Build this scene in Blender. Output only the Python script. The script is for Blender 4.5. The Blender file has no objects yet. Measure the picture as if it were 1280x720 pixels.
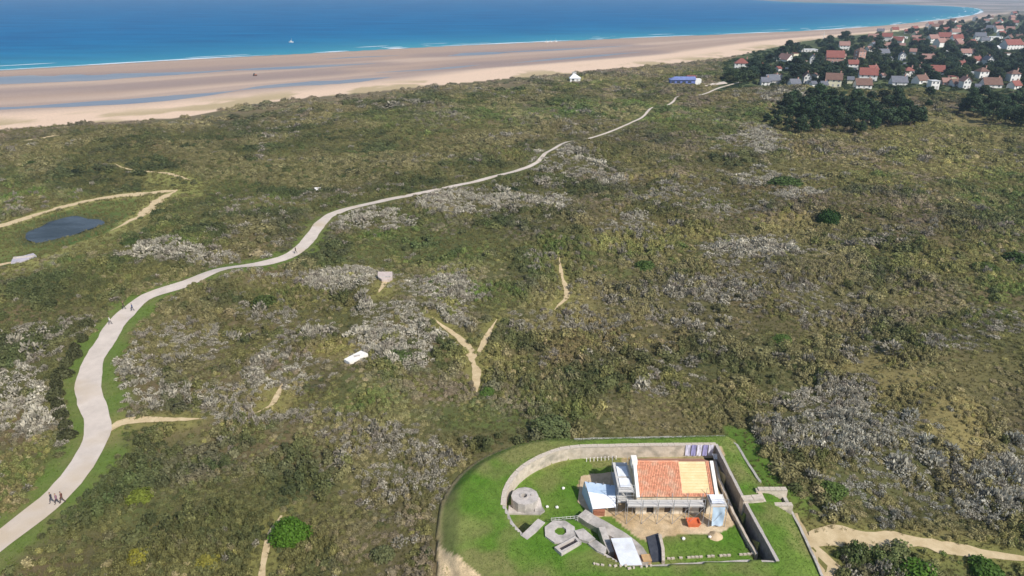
import bpy, bmesh, math, random
import numpy as np
R = math.radians
random.seed(7); rng = np.random.default_rng(7)
scn = bpy.context.scene
C = scn.collection

# ------------------------------------------------------------------ camera, sky, sun, exposure
FPX, CAMH, HORIZ = 853.0, 60.0, -16.0            # focal length in pixels of a 1280 wide frame, camera height, horizon row
PITCH = math.atan((360 - HORIZ) / FPX)
cam = bpy.data.cameras.new('camera'); cam_o = bpy.data.objects.new('camera', cam); C.objects.link(cam_o)
cam.sensor_width = 36.0; cam.lens = 36.0 * FPX / 1280.0
cam.clip_start = 1.0; cam.clip_end = 60000
cam_o.location = (0, 0, CAMH); cam_o.rotation_euler = (math.pi / 2 - PITCH, 0, 0)
scn.camera = cam_o
SUN_EL, SUN_AZ = 43.0, 138.0                      # azimuth measured from +Y towards +X
world = bpy.data.worlds.new('World'); scn.world = world; world.use_nodes = True
wn = world.node_tree.nodes; wl = world.node_tree.links
sky = wn.new('ShaderNodeTexSky'); sky.sky_type = 'NISHITA'; sky.sun_disc = False
sky.sun_elevation = R(SUN_EL); sky.sun_rotation = R(SUN_AZ); sky.altitude = 0; sky.dust_density = 1.0
bg = wn['Background']; bg.inputs['Strength'].default_value = 0.13
wl.new(sky.outputs[0], bg.inputs['Color'])
sl = bpy.data.lights.new('sun', 'SUN'); sl.energy = 4.6; sl.angle = R(0.6); sl.color = (1.0, 0.955, 0.88)
so = bpy.data.objects.new('sun', sl); C.objects.link(so)
so.rotation_euler = (R(90 - SUN_EL), 0, R(180 - SUN_AZ)); so.location = (0, 0, 200)
vs = scn.view_settings
vs.view_transform = 'Standard'; vs.look = 'None'; vs.gamma = 1.0; vs.exposure = 0.1; vs.use_curve_mapping = False
scn.cycles.max_bounces = 6; scn.cycles.diffuse_bounces = 3; scn.cycles.transparent_max_bounces = 4
scn.cycles.volume_bounces = 0

# ------------------------------------------------------------------ numeric helpers
def at(px, py, z=0.0):
    dx = (px - 640) / FPX; dy = -(py - 360) / FPX
    v = (dx, math.cos(PITCH) + dy * math.sin(PITCH), -math.sin(PITCH) + dy * math.cos(PITCH))
    t = (z - CAMH) / v[2]
    return (v[0] * t, v[1] * t)
def scale_at(px, py):
    x, y = at(px, py)
    return FPX / (y * math.cos(PITCH) + CAMH * math.sin(PITCH))
def hash2(ix, iy, seed):
    h = (ix.astype(np.int64) * 374761393 + iy.astype(np.int64) * 668265263 + seed * 1442695041) & 0xffffffff
    h = ((h ^ (h >> 13)) * 1274126177) & 0xffffffff
    return ((h ^ (h >> 16)) & 0xffffff) / float(0xffffff)
def vnoise(x, y, scale, seed=0):
    x = np.asarray(x, float) / scale; y = np.asarray(y, float) / scale
    ix = np.floor(x); iy = np.floor(y); fx = x - ix; fy = y - iy
    fx = fx * fx * (3 - 2 * fx); fy = fy * fy * (3 - 2 * fy)
    a = hash2(ix, iy, seed); b = hash2(ix + 1, iy, seed); c = hash2(ix, iy + 1, seed); d = hash2(ix + 1, iy + 1, seed)
    return (a * (1 - fx) + b * fx) * (1 - fy) + (c * (1 - fx) + d * fx) * fy
def fbm(x, y, scale, seed=0, octs=4):
    s = 0; a = 1; t = 0
    x = np.asarray(x, float); y = np.asarray(y, float)
    xr = x * 0.866 + y * 0.5; yr = -x * 0.5 + y * 0.866
    for o in range(octs):
        s = s + a * vnoise(xr, yr, scale / 2 ** o, seed + o * 17); t += a; a *= 0.5
    return s / t
def inpoly(x, y, poly):
    x = np.asarray(x, float); y = np.asarray(y, float); ins = np.zeros(x.shape, bool)
    n = len(poly); j = n - 1
    for i in range(n):
        xi, yi = poly[i][:2]; xj, yj = poly[j][:2]
        if yi != yj:
            c = ((yi > y) != (yj > y)) & (x < (xj - xi) * (y - yi) / (yj - yi) + xi)
            ins ^= c
        j = i
    return ins
def polydist(x, y, pts, closed=False):
    x = np.asarray(x, float); y = np.asarray(y, float); d = np.full(x.shape, 1e18)
    P = list(pts) + ([pts[0]] if closed else [])
    for (ax, ay), (bx_, by_) in zip([p[:2] for p in P[:-1]], [p[:2] for p in P[1:]]):
        vx, vy = bx_ - ax, by_ - ay; L = vx * vx + vy * vy + 1e-12
        t = np.clip(((x - ax) * vx + (y - ay) * vy) / L, 0, 1)
        d = np.minimum(d, (x - ax - t * vx) ** 2 + (y - ay - t * vy) ** 2)
    return np.sqrt(d)
def sstep(a, b, x):
    t = np.clip((x - a) / (b - a), 0, 1); return t * t * (3 - 2 * t)
def smooth_line(pts, step):
    """Catmull-Rom through the points, resampled at about `step` metres."""
    P = [np.array(p, float) for p in pts]; P = [2 * P[0] - P[1]] + P + [2 * P[-1] - P[-2]]
    out = []
    for i in range(1, len(P) - 2):
        a, b, c, d = P[i - 1], P[i], P[i + 1], P[i + 2]
        n = max(1, int(np.linalg.norm(c - b) / step))
        for k in range(n):
            t = k / n
            out.append(0.5 * (2 * b + (c - a) * t + (2 * a - 5 * b + 4 * c - d) * t * t + (3 * b - a - 3 * c + d) * t ** 3))
    out.append(P[-2]); return np.array(out)

# ------------------------------------------------------------------ scene helpers
def tag(o, label=None, cat=None, group=None, kind=None):
    if label: o['label'] = label
    if cat: o['category'] = cat
    if group: o['group'] = group
    if kind: o['kind'] = kind
    return o
def empty(name, loc=(0, 0, 0), rz=0.0):
    o = bpy.data.objects.new(name, None); C.objects.link(o)
    o.location = loc; o.rotation_euler = (0, 0, rz); o.empty_display_size = 0.2; return o
def link(name, me, parent=None, loc=(0, 0, 0), rz=0.0):
    o = bpy.data.objects.new(name, me); C.objects.link(o); o.location = loc; o.rotation_euler = (0, 0, rz)
    if parent is not None: o.parent = parent
    return o
class MB:
    def __init__(s): s.v = []; s.f = []; s.mi = []
    def add(s, vs_, fs, m=0):
        b = len(s.v); s.v += [tuple(map(float, p)) for p in vs_]; s.f += [tuple(b + i for i in f) for f in fs]; s.mi += [m] * len(fs); return s
    def box(s, c, d, rz=0.0, m=0):
        cx, cy, cz = c; hx, hy, hz = d[0] / 2, d[1] / 2, d[2] / 2; ca, sa = math.cos(rz), math.sin(rz); V = []
        for z in (-hz, hz):
            for (x, y) in ((-hx, -hy), (hx, -hy), (hx, hy), (-hx, hy)):
                V.append((cx + x * ca - y * sa, cy + x * sa + y * ca, cz + z))
        return s.add(V, [(3, 2, 1, 0), (4, 5, 6, 7), (0, 1, 5, 4), (1, 2, 6, 5), (2, 3, 7, 6), (3, 0, 4, 7)], m)
    def tube(s, a, b, r0, r1=None, n=6, m=0, cap=True):
        r1 = r0 if r1 is None else r1
        a = np.array(a, float); b = np.array(b, float); d = b - a; d /= np.linalg.norm(d) + 1e-9
        u = np.cross(d, (0, 0, 1) if abs(d[2]) < .9 else (1, 0, 0)); u /= np.linalg.norm(u); w = np.cross(d, u)
        V = [a + r0 * (math.cos(2 * math.pi * k / n) * u + math.sin(2 * math.pi * k / n) * w) for k in range(n)]
        V += [b + r1 * (math.cos(2 * math.pi * k / n) * u + math.sin(2 * math.pi * k / n) * w) for k in range(n)]
        F = [(k, (k + 1) % n, n + (k + 1) % n, n + k) for k in range(n)]
        if cap: F += [tuple(range(n - 1, -1, -1)), tuple(range(n, 2 * n))]
        return s.add(V, F, m)
    def prism(s, poly, z0, z1, m=0):
        n = len(poly); A = sum(poly[i][0] * poly[(i + 1) % n][1] - poly[(i + 1) % n][0] * poly[i][1] for i in range(n))
        if A < 0: poly = poly[::-1]
        zz0 = z0 if hasattr(z0, '__len__') else [z0] * n; zz1 = z1 if hasattr(z1, '__len__') else [z1] * n
        V = [(p[0], p[1], zz0[i]) for i, p in enumerate(poly)] + [(p[0], p[1], zz1[i]) for i, p in enumerate(poly)]
        F = [tuple(range(n - 1, -1, -1)), tuple(range(n, 2 * n))] + [(k, (k + 1) % n, n + (k + 1) % n, n + k) for k in range(n)]
        return s.add(V, F, m)
    def mesh(s, name, mats, smooth=False):
        me = bpy.data.meshes.new(name); me.from_pydata(s.v, [], s.f)
        for m in (mats if isinstance(mats, (list, tuple)) else [mats]): me.materials.append(m)
        if any(s.mi): me.polygons.foreach_set('material_index', s.mi)
        if smooth: me.polygons.foreach_set('use_smooth', [True] * len(s.f))
        me.update(); return me
    def build(s, name, mats, parent=None, smooth=False, loc=(0, 0, 0), rz=0.0):
        return link(name, s.mesh(name, mats, smooth), parent, loc, rz)

def mat(name, col, rough=0.85, var=0.25, scale=3.0, col2=None, bump=0.0, bscale=None, spec=0.25, fine=0.0, stain=None):
    m = bpy.data.materials.new(name); m.use_nodes = True; nt = m.node_tree; N = nt.nodes; L = nt.links
    b = N['Principled BSDF']; b.inputs['Roughness'].default_value = rough; b.inputs['Specular IOR Level'].default_value = spec
    tc = N.new('ShaderNodeTexCoord'); no = N.new('ShaderNodeTexNoise'); no.inputs['Scale'].default_value = scale; no.inputs['Detail'].default_value = 6; no.inputs['Roughness'].default_value = .65
    L.new(tc.outputs['Object'], no.inputs['Vector'])
    rp = N.new('ShaderNodeValToRGB'); rp.color_ramp.elements[0].position = .3; rp.color_ramp.elements[1].position = .7
    c2 = col2 if col2 else tuple(min(1, c * (1 + var)) for c in col); c1 = col if col2 else tuple(c * (1 - var) for c in col)
    rp.color_ramp.elements[0].color = (*c1, 1); rp.color_ramp.elements[1].color = (*c2, 1)
    L.new(no.outputs['Fac'], rp.inputs['Fac']); out = rp.outputs['Color']
    if stain:
        n2 = N.new('ShaderNodeTexNoise'); n2.inputs['Scale'].default_value = scale * .31; n2.inputs['Detail'].default_value = 8
        L.new(tc.outputs['Object'], n2.inputs['Vector'])
        r2 = N.new('ShaderNodeValToRGB'); r2.color_ramp.elements[0].position = .52; r2.color_ramp.elements[1].position = .68
        L.new(n2.outputs['Fac'], r2.inputs['Fac'])
        mx = N.new('ShaderNodeMix'); mx.data_type = 'RGBA'; L.new(r2.outputs['Color'], mx.inputs['Factor']); L.new(out, mx.inputs[6]); mx.inputs[7].default_value = (*stain, 1); out = mx.outputs[2]
    L.new(out, b.inputs['Base Color'])
    if bump:
        nb = N.new('ShaderNodeTexNoise'); nb.inputs['Scale'].default_value = bscale or scale * 4; nb.inputs['Detail'].default_value = 5; L.new(tc.outputs['Object'], nb.inputs['Vector'])
        bp = N.new('ShaderNodeBump'); bp.inputs['Strength'].default_value = bump; bp.inputs['Distance'].default_value = .1
        L.new(nb.outputs['Fac'], bp.inputs['Height']); L.new(bp.outputs['Normal'], b.inputs['Normal'])
    return m
def mat_leaf(name, attr=None, trans=0.3, instancer=True, rough=.7, lo=.72, hi=1.3):
    """Leaf material: colour from a per-plant tint, some light coming through the leaf."""
    m = bpy.data.materials.new(name); m.use_nodes = True; nt = m.node_tree; N = nt.nodes; L = nt.links
    for n in list(N): N.remove(n)
    o = N.new('ShaderNodeOutputMaterial'); mix = N.new('ShaderNodeMixShader'); mix.inputs[0].default_value = trans
    d = N.new('ShaderNodeBsdfPrincipled'); d.inputs['Roughness'].default_value = rough; d.inputs['Specular IOR Level'].default_value = .2
    t = N.new('ShaderNodeBsdfTranslucent')
    if attr:
        a = N.new('ShaderNodeAttribute'); a.attribute_name = attr; a.attribute_type = 'INSTANCER' if instancer else 'GEOMETRY'; col = a.outputs['Color']
    else:
        a = N.new('ShaderNodeObjectInfo'); col = a.outputs['Color']
    g = N.new('ShaderNodeNewGeometry'); rmp = N.new('ShaderNodeMapRange'); rmp.inputs['To Min'].default_value = lo; rmp.inputs['To Max'].default_value = hi
    L.new(g.outputs['Random Per Island'], rmp.inputs['Value'])
    mu = N.new('ShaderNodeVectorMath'); mu.operation = 'SCALE'; L.new(col, mu.inputs[0]); L.new(rmp.outputs[0], mu.inputs['Scale'])
    L.new(mu.outputs[0], d.inputs['Base Color']); L.new(mu.outputs[0], t.inputs['Color'])
    L.new(d.outputs[0], mix.inputs[1]); L.new(t.outputs[0], mix.inputs[2]); L.new(mix.outputs[0], o.inputs['Surface'])
    return m
def mat_vcol(name, rough=.95, nscale=1.2, amt=.35, bump=.6, spec=.1, nscale2=9.0):
    """Ground material: base colour from the mesh's 'ground' colours, mottled by noise."""
    m = bpy.data.materials.new(name); m.use_nodes = True; nt = m.node_tree; N = nt.nodes; L = nt.links
    b = N['Principled BSDF']; b.inputs['Roughness'].default_value = rough; b.inputs['Specular IOR Level'].default_value = spec
    a = N.new('ShaderNodeAttribute'); a.attribute_name = 'ground'
    tc = N.new('ShaderNodeTexCoord')
    n1 = N.new('ShaderNodeTexNoise'); n1.inputs['Scale'].default_value = nscale; n1.inputs['Detail'].default_value = 7; n1.inputs['Roughness'].default_value = .7
    n2 = N.new('ShaderNodeTexNoise'); n2.inputs['Scale'].default_value = nscale2; n2.inputs['Detail'].default_value = 4; n2.inputs['Roughness'].default_value = .7
    L.new(tc.outputs['Object'], n1.inputs['Vector']); L.new(tc.outputs['Object'], n2.inputs['Vector'])
    ad = N.new('ShaderNodeMath'); ad.operation = 'ADD'; L.new(n1.outputs['Fac'], ad.inputs[0]); L.new(n2.outputs['Fac'], ad.inputs[1])
    mr = N.new('ShaderNodeMapRange'); mr.inputs['From Min'].default_value = .6; mr.inputs['From Max'].default_value = 1.4; mr.inputs['To Min'].default_value = 1 - amt; mr.inputs['To Max'].default_value = 1 + amt
    L.new(ad.outputs[0], mr.inputs['Value'])
    mu = N.new('ShaderNodeVectorMath'); mu.operation = 'SCALE'; L.new(a.outputs['Color'], mu.inputs[0]); L.new(mr.outputs[0], mu.inputs['Scale'])
    L.new(mu.outputs[0], b.inputs['Base Color'])
    bp = N.new('ShaderNodeBump'); bp.inputs['Strength'].default_value = bump; bp.inputs['Distance'].default_value = .15
    L.new(ad.outputs[0], bp.inputs['Height']); L.new(bp.outputs['Normal'], b.inputs['Normal'])
    return m
def mat_water(name, col, rough=.25, spec=.3, wscale=.4, bump=.3, col2=None, cscale=.01, dist=.3):
    m = bpy.data.materials.new(name); m.use_nodes = True; nt = m.node_tree; N = nt.nodes; L = nt.links
    b = N['Principled BSDF']; b.inputs['Roughness'].default_value = rough; b.inputs['Specular IOR Level'].default_value = spec; b.inputs['IOR'].default_value = 1.33
    tc = N.new('ShaderNodeTexCoord')
    mp = N.new('ShaderNodeMapping'); mp.inputs['Rotation'].default_value = (0, 0, R(-35)); mp.inputs['Scale'].default_value = (.35, 1, 1); L.new(tc.outputs['Object'], mp.inputs['Vector'])
    n1 = N.new('ShaderNodeTexNoise'); n1.inputs['Scale'].default_value = cscale; n1.inputs['Detail'].default_value = 8; n1.inputs['Roughness'].default_value = .62; L.new(mp.outputs[0], n1.inputs['Vector'])
    rp = N.new('ShaderNodeValToRGB'); rp.color_ramp.elements[0].position = .35; rp.color_ramp.elements[1].position = .68
    rp.color_ramp.elements[0].color = (*col, 1); rp.color_ramp.elements[1].color = (*(col2 or col), 1)
    L.new(n1.outputs['Fac'], rp.inputs['Fac']); L.new(rp.outputs['Color'], b.inputs['Base Color'])
    n2 = N.new('ShaderNodeTexNoise'); n2.inputs['Scale'].default_value = wscale; n2.inputs['Detail'].default_value = 5; L.new(mp.outputs[0], n2.inputs['Vector'])
    bp = N.new('ShaderNodeBump'); bp.inputs['Strength'].default_value = bump; bp.inputs['Distance'].default_value = dist
    L.new(n2.outputs['Fac'], bp.inputs['Height']); L.new(bp.outputs['Normal'], b.inputs['Normal'])
    return m
def set_ground(me, cols):
    a = me.color_attributes.new('ground', 'FLOAT_COLOR', 'POINT')
    buf = np.ones((len(me.vertices), 4), np.float32); buf[:, :3] = cols; a.data.foreach_set('color', buf.ravel())

# ------------------------------------------------------------------ the plan of the place (world metres; sea level -3)
SEA = -3.0
shore_px = [(-700, 128), (-300, 104), (0, 88), (130, 80.5), (260, 73), (400, 66), (520, 59.5), (640, 54), (800, 47), (950, 41), (1050, 36), (1130, 29.5), (1190, 23), (1222, 17.5), (1228, 13), (1212, 9.5), (1170, 7.2), (1120, 5.5), (1060, 4.2), (1000, 3)]
shore = [at(px, py, SEA) for px, py in shore_px]
shore = [tuple(p) for p in smooth_line(shore, 40)]
sea_poly = shore + [(shore[-1][0] - 900, 30000), (-30000, 30000), (-30000, shore[0][1] - 2000), (shore[0][0] - 3000, shore[0][1] - 2000)]
dune_px = [(-700, 205), (-300, 181), (0, 161), (130, 152), (230, 146), (300, 132), (370, 123), (480, 113), (600, 101), (720, 91), (800, 83), (900, 73), (960, 61), (1000, 52.5), (1050, 46), (1120, 39), (1180, 31), (1230, 22.5), (1265, 16), (1320, 12), (1700, 8)]
dune = [tuple(p) for p in smooth_line([at(px, py, -.5) for px, py in dune_px], 30)]
land_poly = dune + [(40000, dune[-1][1]), (40000, -3000), (-3000, -3000), (dune[0][0] - 1000, dune[0][1] - 700)]

road_px = [(-60, 722), (0, 676), (40, 645), (75, 614), (100, 585), (117, 555), (122, 530), (114, 500), (110, 475), (118, 450), (132, 425), (148, 400), (165, 384), (185, 370), (210, 362), (245, 354), (290, 341), (330, 330), (365, 318), (388, 298), (404, 277), (425, 265), (470, 254), (510, 245), (560, 234), (600, 226), (640, 216), (670, 205), (687, 193), (715, 180), (740, 172), (770, 162), (800, 148), (815, 140), (840, 129), (850, 124), (880, 118), (900, 110), (935, 100)]
road = smooth_line([at(*p) for p in road_px], 1.5)
trails = [  # name, pixel line, widths along it, sandiness
    ('sand_trail', [(540, 400), (556, 411), (572, 421), (588, 440), (595, 465), (596, 491)], [.7, 1.3, 1.4, 1.6, 1.2, 2.2]),
    ('sand_trail', [(621, 400), (614, 412), (606, 427), (594, 447)], [.5, .9, 1.2, 1.2]),
    ('sand_trail', [(699, 322), (701, 338), (704, 350), (708, 370), (693, 387)], [.6, 1.0, 1.1, 1.2, .9]),
    ('sand_trail', [(128, 545), (141, 533), (160, 525), (200, 524), (252, 522)], [1.0, 1.7, 1.2, 1.2, .9]),
    ('sand_trail', [(318, 517), (338, 508), (348, 493), (353, 478)], [.6, .8, .8, .5]),
    ('sand_trail', [(-60, 300), (0, 283), (60, 264), (120, 249), (190, 241), (222, 238)], [3.2, 3.2, 3.0, 3.0, 4.5, 2]),
    ('sand_trail', [(222, 238), (195, 252), (178, 268), (158, 279), (138, 289)], [3, 5, 3.5, 2.6, 1]),
    ('sand_trail', [(-40, 338), (0, 331), (24, 326)], [2, 2.4, 1.5]),
    ('sand_trail', [(352, 645), (338, 668), (331, 700), (327, 740)], [.4, .6, .6, .6]),
    ('sand_trail', [(988, 640), (1005, 672), (1050, 669), (1110, 672), (1170, 682), (1230, 690), (1340, 702)], [1.4, 3.0, 3.6, 2.6, 1.5, .9, .9]),
    ('sand_trail', [(1003, 668), (1020, 690), (1040, 740)], [1.6, 4.0, 4.2]),
    ('sand_trail', [(474, 372), (480, 362), (482, 352)], [.8, 1.0, 1.2]),
    ('sand_trail', [(143, 205), (160, 211), (210, 217), (240, 226)], [.8, 1.2, 1.6, 2]),
    ('sand_trail', [(28, 176), (60, 172), (112, 167)], [3, 6, 4]),
]
trail_w = [(n, smooth_line([at(*p) for p in px], 1.0), [.12] + list(w) + [.12] if px[0][0] > -20 and px[-1][0] < 1200 and px[-1][1] < 715 else w) for n, px, w in trails]
pond_px = [(30, 297), (44, 283), (60, 274), (90, 269), (125, 269), (140, 273), (132, 281), (110, 288), (85, 296), (60, 304), (40, 306)]
pond = [tuple(p) for p in smooth_line([at(*p, -.35) for p in pond_px + pond_px[:1]], 1.2)][:-1]
pcx, pcy = np.mean(pond, axis=0); pond = [(pcx + (x - pcx) * .88, pcy + (y - pcy) * .82) for x, y in pond]
pond = [(x + 3.2 * (float(vnoise(x, y, 5.0, 77)) - .5), y + 4.0 * (float(vnoise(x, y, 6.0, 78)) - .5)) for x, y in pond]
meadow = [at(*p) for p in [(-80, 300), (0, 288), (70, 266), (120, 253), (185, 247), (160, 272), (130, 292), (60, 318), (0, 335), (-80, 345)]]
RT = 1.8                                              # rampart height
outer_px = [(541, 770), (545, 700), (546, 655), (551, 625), (574, 592), (605, 570), (640, 556), (680, 548), (720, 547.5), (800, 546), (908, 544), (925, 556), (940, 582), (956, 605), (988, 628), (996, 648), (1010, 680), (1030, 725), (1050, 770)]
outer = [at(*p, 0.2) for p in outer_px]
outer_s = [tuple(p) for p in smooth_line(outer, 1.0)]
court_px = [(629, 632), (631, 615), (640, 598), (655, 583), (678, 570), (700, 562), (725, 558.5), (820, 556.5), (895, 556), (912, 590), (935, 635), (972, 702), (945, 700), (880, 703), (800, 708), (772, 702), (752, 690), (741, 668), (720, 648), (678, 652), (656, 672), (640, 655)]
court = [at(*p, RT) for p in court_px]
def zone_inside(x, y): return inpoly(x, y, outer_s)

# ------------------------------------------------------------------ terrain
def grow(a, b, s0, ratio):
    out = [a]; s = s0
    while out[-1] < b: out.append(out[-1] + s); s *= ratio
    return out
ys = list(np.arange(-40, 44, 6.0)) + list(np.arange(44, 100, .8)) + grow(100, 9000, .85, 1.0155)
xr_ = grow(78, 9000, .95, 1.0175)[1:]; xl_ = [-v for v in grow(78, 2600, .95, 1.0175)[1:]]
xs = xl_[::-1] + list(np.arange(-78, 78.1, .9)) + xr_
xs = np.array(xs); ys = np.array(ys)
X, Y = np.meshgrid(xs, ys)
def mask_sea(x, y): return inpoly(x, y, sea_poly)
def base_fields(x, y):
    """height and zone fields of the open ground"""
    sea = inpoly(x, y, sea_poly); land = inpoly(x, y, land_poly)
    ds = polydist(x, y, shore); dd = polydist(x, y, dune)
    r = ds / (ds + dd + 1e-6)                                      # 0 at the water, 1 at the dunes
    hb = SEA + .02 + 2.2 * np.clip(r, 0, 1) ** 1.3
    hs = SEA - np.clip(ds * .02, 0, 4) - .02
    n = fbm(x, y, 46, 3, 4) - .5; n2 = fbm(x, y, 14, 9, 3) - .5
    hl = n * 6.4 + n2 * 2.4
    ramp = sstep(0, 34, dd)
    hl = -.8 * (1 - ramp) + hl * ramp
    h = np.where(sea, hs, np.where(land, hl, hb))
    return h, sea, land, ds, dd, r
NEARM = (Y < 900) & (np.abs(X) < 900)
H, SEAM, LAND, DS, DD, RB = base_fields(X, Y)
droad = np.full(X.shape, 1e3); m_ = (Y < 800) & (np.abs(X) < 500); droad[m_] = polydist(X[m_], Y[m_], road[::3])
dtrail = np.full(X.shape, 1e3)
for n_, l_, w_ in trail_w: dtrail[m_] = np.minimum(dtrail[m_], polydist(X[m_], Y[m_], l_[::3]))
OUT = inpoly(X, Y, outer_s); dout = np.full(X.shape, 1e3); dout[m_] = polydist(X[m_], Y[m_], outer_s, True)
flat = np.minimum.reduce([sstep(2, 16, droad), sstep(1, 9, dtrail), np.where(OUT, 0, sstep(1, 10, dout))])
flat = np.where(Y > 470, np.minimum(flat, 1 - .8 * sstep(470, 560, Y)), flat)
H = np.where(LAND, H * (0.15 + .85 * flat), H)
H = np.where(OUT & (dout > 1.2), -1.5, np.where(OUT, H - .4, H))
for hx_, hy_, hr_, hh_ in [(735, 186, 13, 2.6), (702, 198, 9, 1.6), (828, 141, 12, 3.0), (866, 126, 11, 3.2), (292, 349, 7, 1.9), (500, 266, 8, .8), (655, 224, 8, 1.0), (830, 220, 16, 1.5), (560, 262, 14, 1.2), (620, 262, 16, 1.6), (945, 186, 18, 2.0), (1000, 256, 16, 1.8), (940, 330, 14, 1.6), (440, 356, 10, 1.2), (540, 375, 12, 1.4), (1030, 560, 9, 1.2)]:
    cx_, cy_ = at(hx_, hy_); H += np.where(LAND, hh_ * np.exp(-((X - cx_) ** 2 * .6 + (Y - cy_) ** 2 * 1.4) / hr_ ** 2), 0)
dmead = polydist(X, Y, meadow, True); inm = inpoly(X, Y, meadow)
H = np.where(inm, H * .1 - .3 * sstep(0, 6, dmead), np.where(dmead < 15, H * (.1 + .9 * sstep(0, 15, dmead)), H))
inp = inpoly(X, Y, pond); H = np.where(inp, -1.0, H)
# pine copses and the village stand on gently level ground already
def ell(x, y, px, py, rx, ry):
    """soft ellipse given where it shows, laid out on the ground"""
    cx, cy = at(px, py); s = scale_at(px, py); a = rx / s; b = abs(at(px, py - ry)[1] - at(px, py + ry)[1]) / 2
    sh = cx / max(cy, 1)                                            # lean with the line of sight so the patch keeps its outline
    dx = x - cx - (y - cy) * sh; return np.sqrt((dx / a) ** 2 + ((y - cy) / b) ** 2)
greys = [(940, 176, 48, 13, 1.), (955, 216, 46, 13, .9), (1000, 246, 40, 12, 1.), (1015, 222, 40, 6, .6), (850, 240, 55, 13, .6), (790, 286, 46, 15, .7), (915, 262, 46, 14, .6), (940, 316, 74, 24, .9), (895, 372, 95, 32, .65), (1020, 378, 75, 22, .55),
    (712, 206, 62, 22, .85), (618, 250, 95, 18, 1.), (470, 272, 62, 14, .9), (560, 262, 60, 14, .8), (230, 322, 100, 15, .75), (325, 346, 55, 14, .6), (435, 345, 70, 19, 1.), (540, 360, 72, 26, .95), (500, 412, 75, 46, 1.), (380, 400, 60, 26, .55), (215, 425, 80, 26, .45), (170, 478, 46, 42, .8), (245, 492, 75, 22, .6), (350, 462, 62, 34, .75), (330, 512, 40, 18, .6),
    (25, 492, 58, 52, .95), (490, 575, 95, 52, .6), (815, 482, 26, 18, .8), (865, 455, 70, 24, .45), (1010, 530, 100, 66, 1.), (1095, 565, 100, 62, .75), (1255, 592, 52, 46, .95), (1175, 600, 60, 40, .6), (1190, 430, 60, 26, .55), (1085, 430, 60, 22, .45), (680, 398, 70, 12, .45), (760, 385, 70, 16, .3), (1240, 405, 60, 30, .4), (985, 120, 60, 7, .7), (640, 172, 30, 5, .5), (150, 520, 60, 18, .4), (820, 250, 40, 10, .5), (400, 520, 30, 14, .5), (570, 640, 30, 50, .3), (1050, 640, 60, 16, .4), (1100, 300, 60, 14, .35), (1165, 300, 14, 14, .6), (60, 420, 70, 26, .35)]
greens = [(120, 600, 130, 60, .5), (250, 600, 120, 60, .35), (700, 600, 60, 40, .2), (80, 250, 240, 70, .45), (330, 215, 180, 50, .35), (560, 300, 150, 36, .4), (620, 520, 120, 24, .5), (870, 160, 100, 26, .3), (1150, 250, 100, 16, .2), (900, 640, 500, 30, 0.1), (740, 320, 120, 30, .45), (330, 380, 60, 20, .4), (560, 130, 200, 30, .35), (470, 510, 70, 30, .35), (1030, 330, 110, 20, .3), (1240, 240, 60, 20, .3), (1150, 700, 140, 26, .9), (60, 640, 90, 60, .3)]
yels = [(1075, 455, 60, 14, .8), (1130, 485, 50, 18, .8), (1190, 520, 44, 24, .9), (1215, 545, 30, 22, .8), (430, 440, 50, 16, .7), (345, 492, 26, 22, .8), (600, 450, 45, 30, .5), (705, 360, 40, 40, .5), (820, 217, 46, 8, .9), (1150, 180, 130, 26, .55), (1210, 205, 90, 22, .55), (980, 280, 40, 14, .8), (860, 290, 60, 10, .5), (1140, 345, 40, 40, .5), (1060, 205, 100, 30, .35), (790, 305, 60, 14, .4), (480, 360, 20, 16, .5), (1200, 330, 80, 30, .3), (1240, 470, 60, 30, .3), (1170, 665, 90, 14, .8), (1060, 655, 80, 12, .5), (820, 530, 60, 16, .3), (560, 165, 150, 20, .2), (90, 190, 140, 12, .3), (1190, 150, 50, 10, .6)]
browns = [(280, 560, 200, 40, .5), (200, 680, 120, 40, .5), (420, 640, 120, 70, .5), (1090, 260, 140, 30, .55), (1020, 170, 160, 12, .4), (730, 430, 140, 40, .55), (860, 410, 120, 40, .5), (1100, 400, 150, 50, .4), (320, 290, 120, 20, .4), (730, 170, 200, 26, .5), (80, 170, 240, 22, .6), (330, 130, 200, 12, .4), (900, 500, 100, 40, .4), (620, 200, 60, 10, .4), (950, 120, 110, 14, .6), (250, 395, 80, 16, .6), (640, 560, 90, 30, .4)]
darks = [(330, 190, 330, 62, .6), (100, 200, 220, 40, .5), (60, 400, 110, 85, .55), (250, 640, 200, 60, .4), (620, 150, 220, 40, .35), (560, 300, 160, 30, .35), (740, 345, 120, 34, .35), (1150, 440, 110, 40, .35), (640, 540, 120, 26, .45), (840, 560, 120, 26, .3), (1060, 345, 120, 22, .35), (1180, 640, 110, 26, .4)]
def patch(x, y, L, jit=.45, seed=5):
    out = np.zeros(np.shape(x)); n = (fbm(x, y, 9, seed, 3) - .5) * 2 * jit + (fbm(x, y, 2.6, seed + 3, 2) - .5) * jit
    for px, py, rx, ry, w in L:
        out = np.maximum(out, w * (1 - sstep(.55, 1.25, ell(x, y, px, py, rx, ry) + n)))
    return out
G_OLIVE = np.array([.095, .094, .038]); G_BROWN = np.array([.15, .112, .062]); G_YEL = np.array([.225, .185, .075]); G_GREEN = np.array([.085, .135, .030]); G_SAND = np.array([.46, .345, .215])
gp, yp, bp_ = patch(X, Y, greens, .5, 31), patch(X, Y, yels, .6, 41), patch(X, Y, browns, .5, 51)
nz1 = fbm(X, Y, 22, 71, 4); nz2 = fbm(X, Y, 5, 81, 3)
def lerp(a, b, t): return a + (b - a) * np.asarray(t)[..., None]
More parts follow.
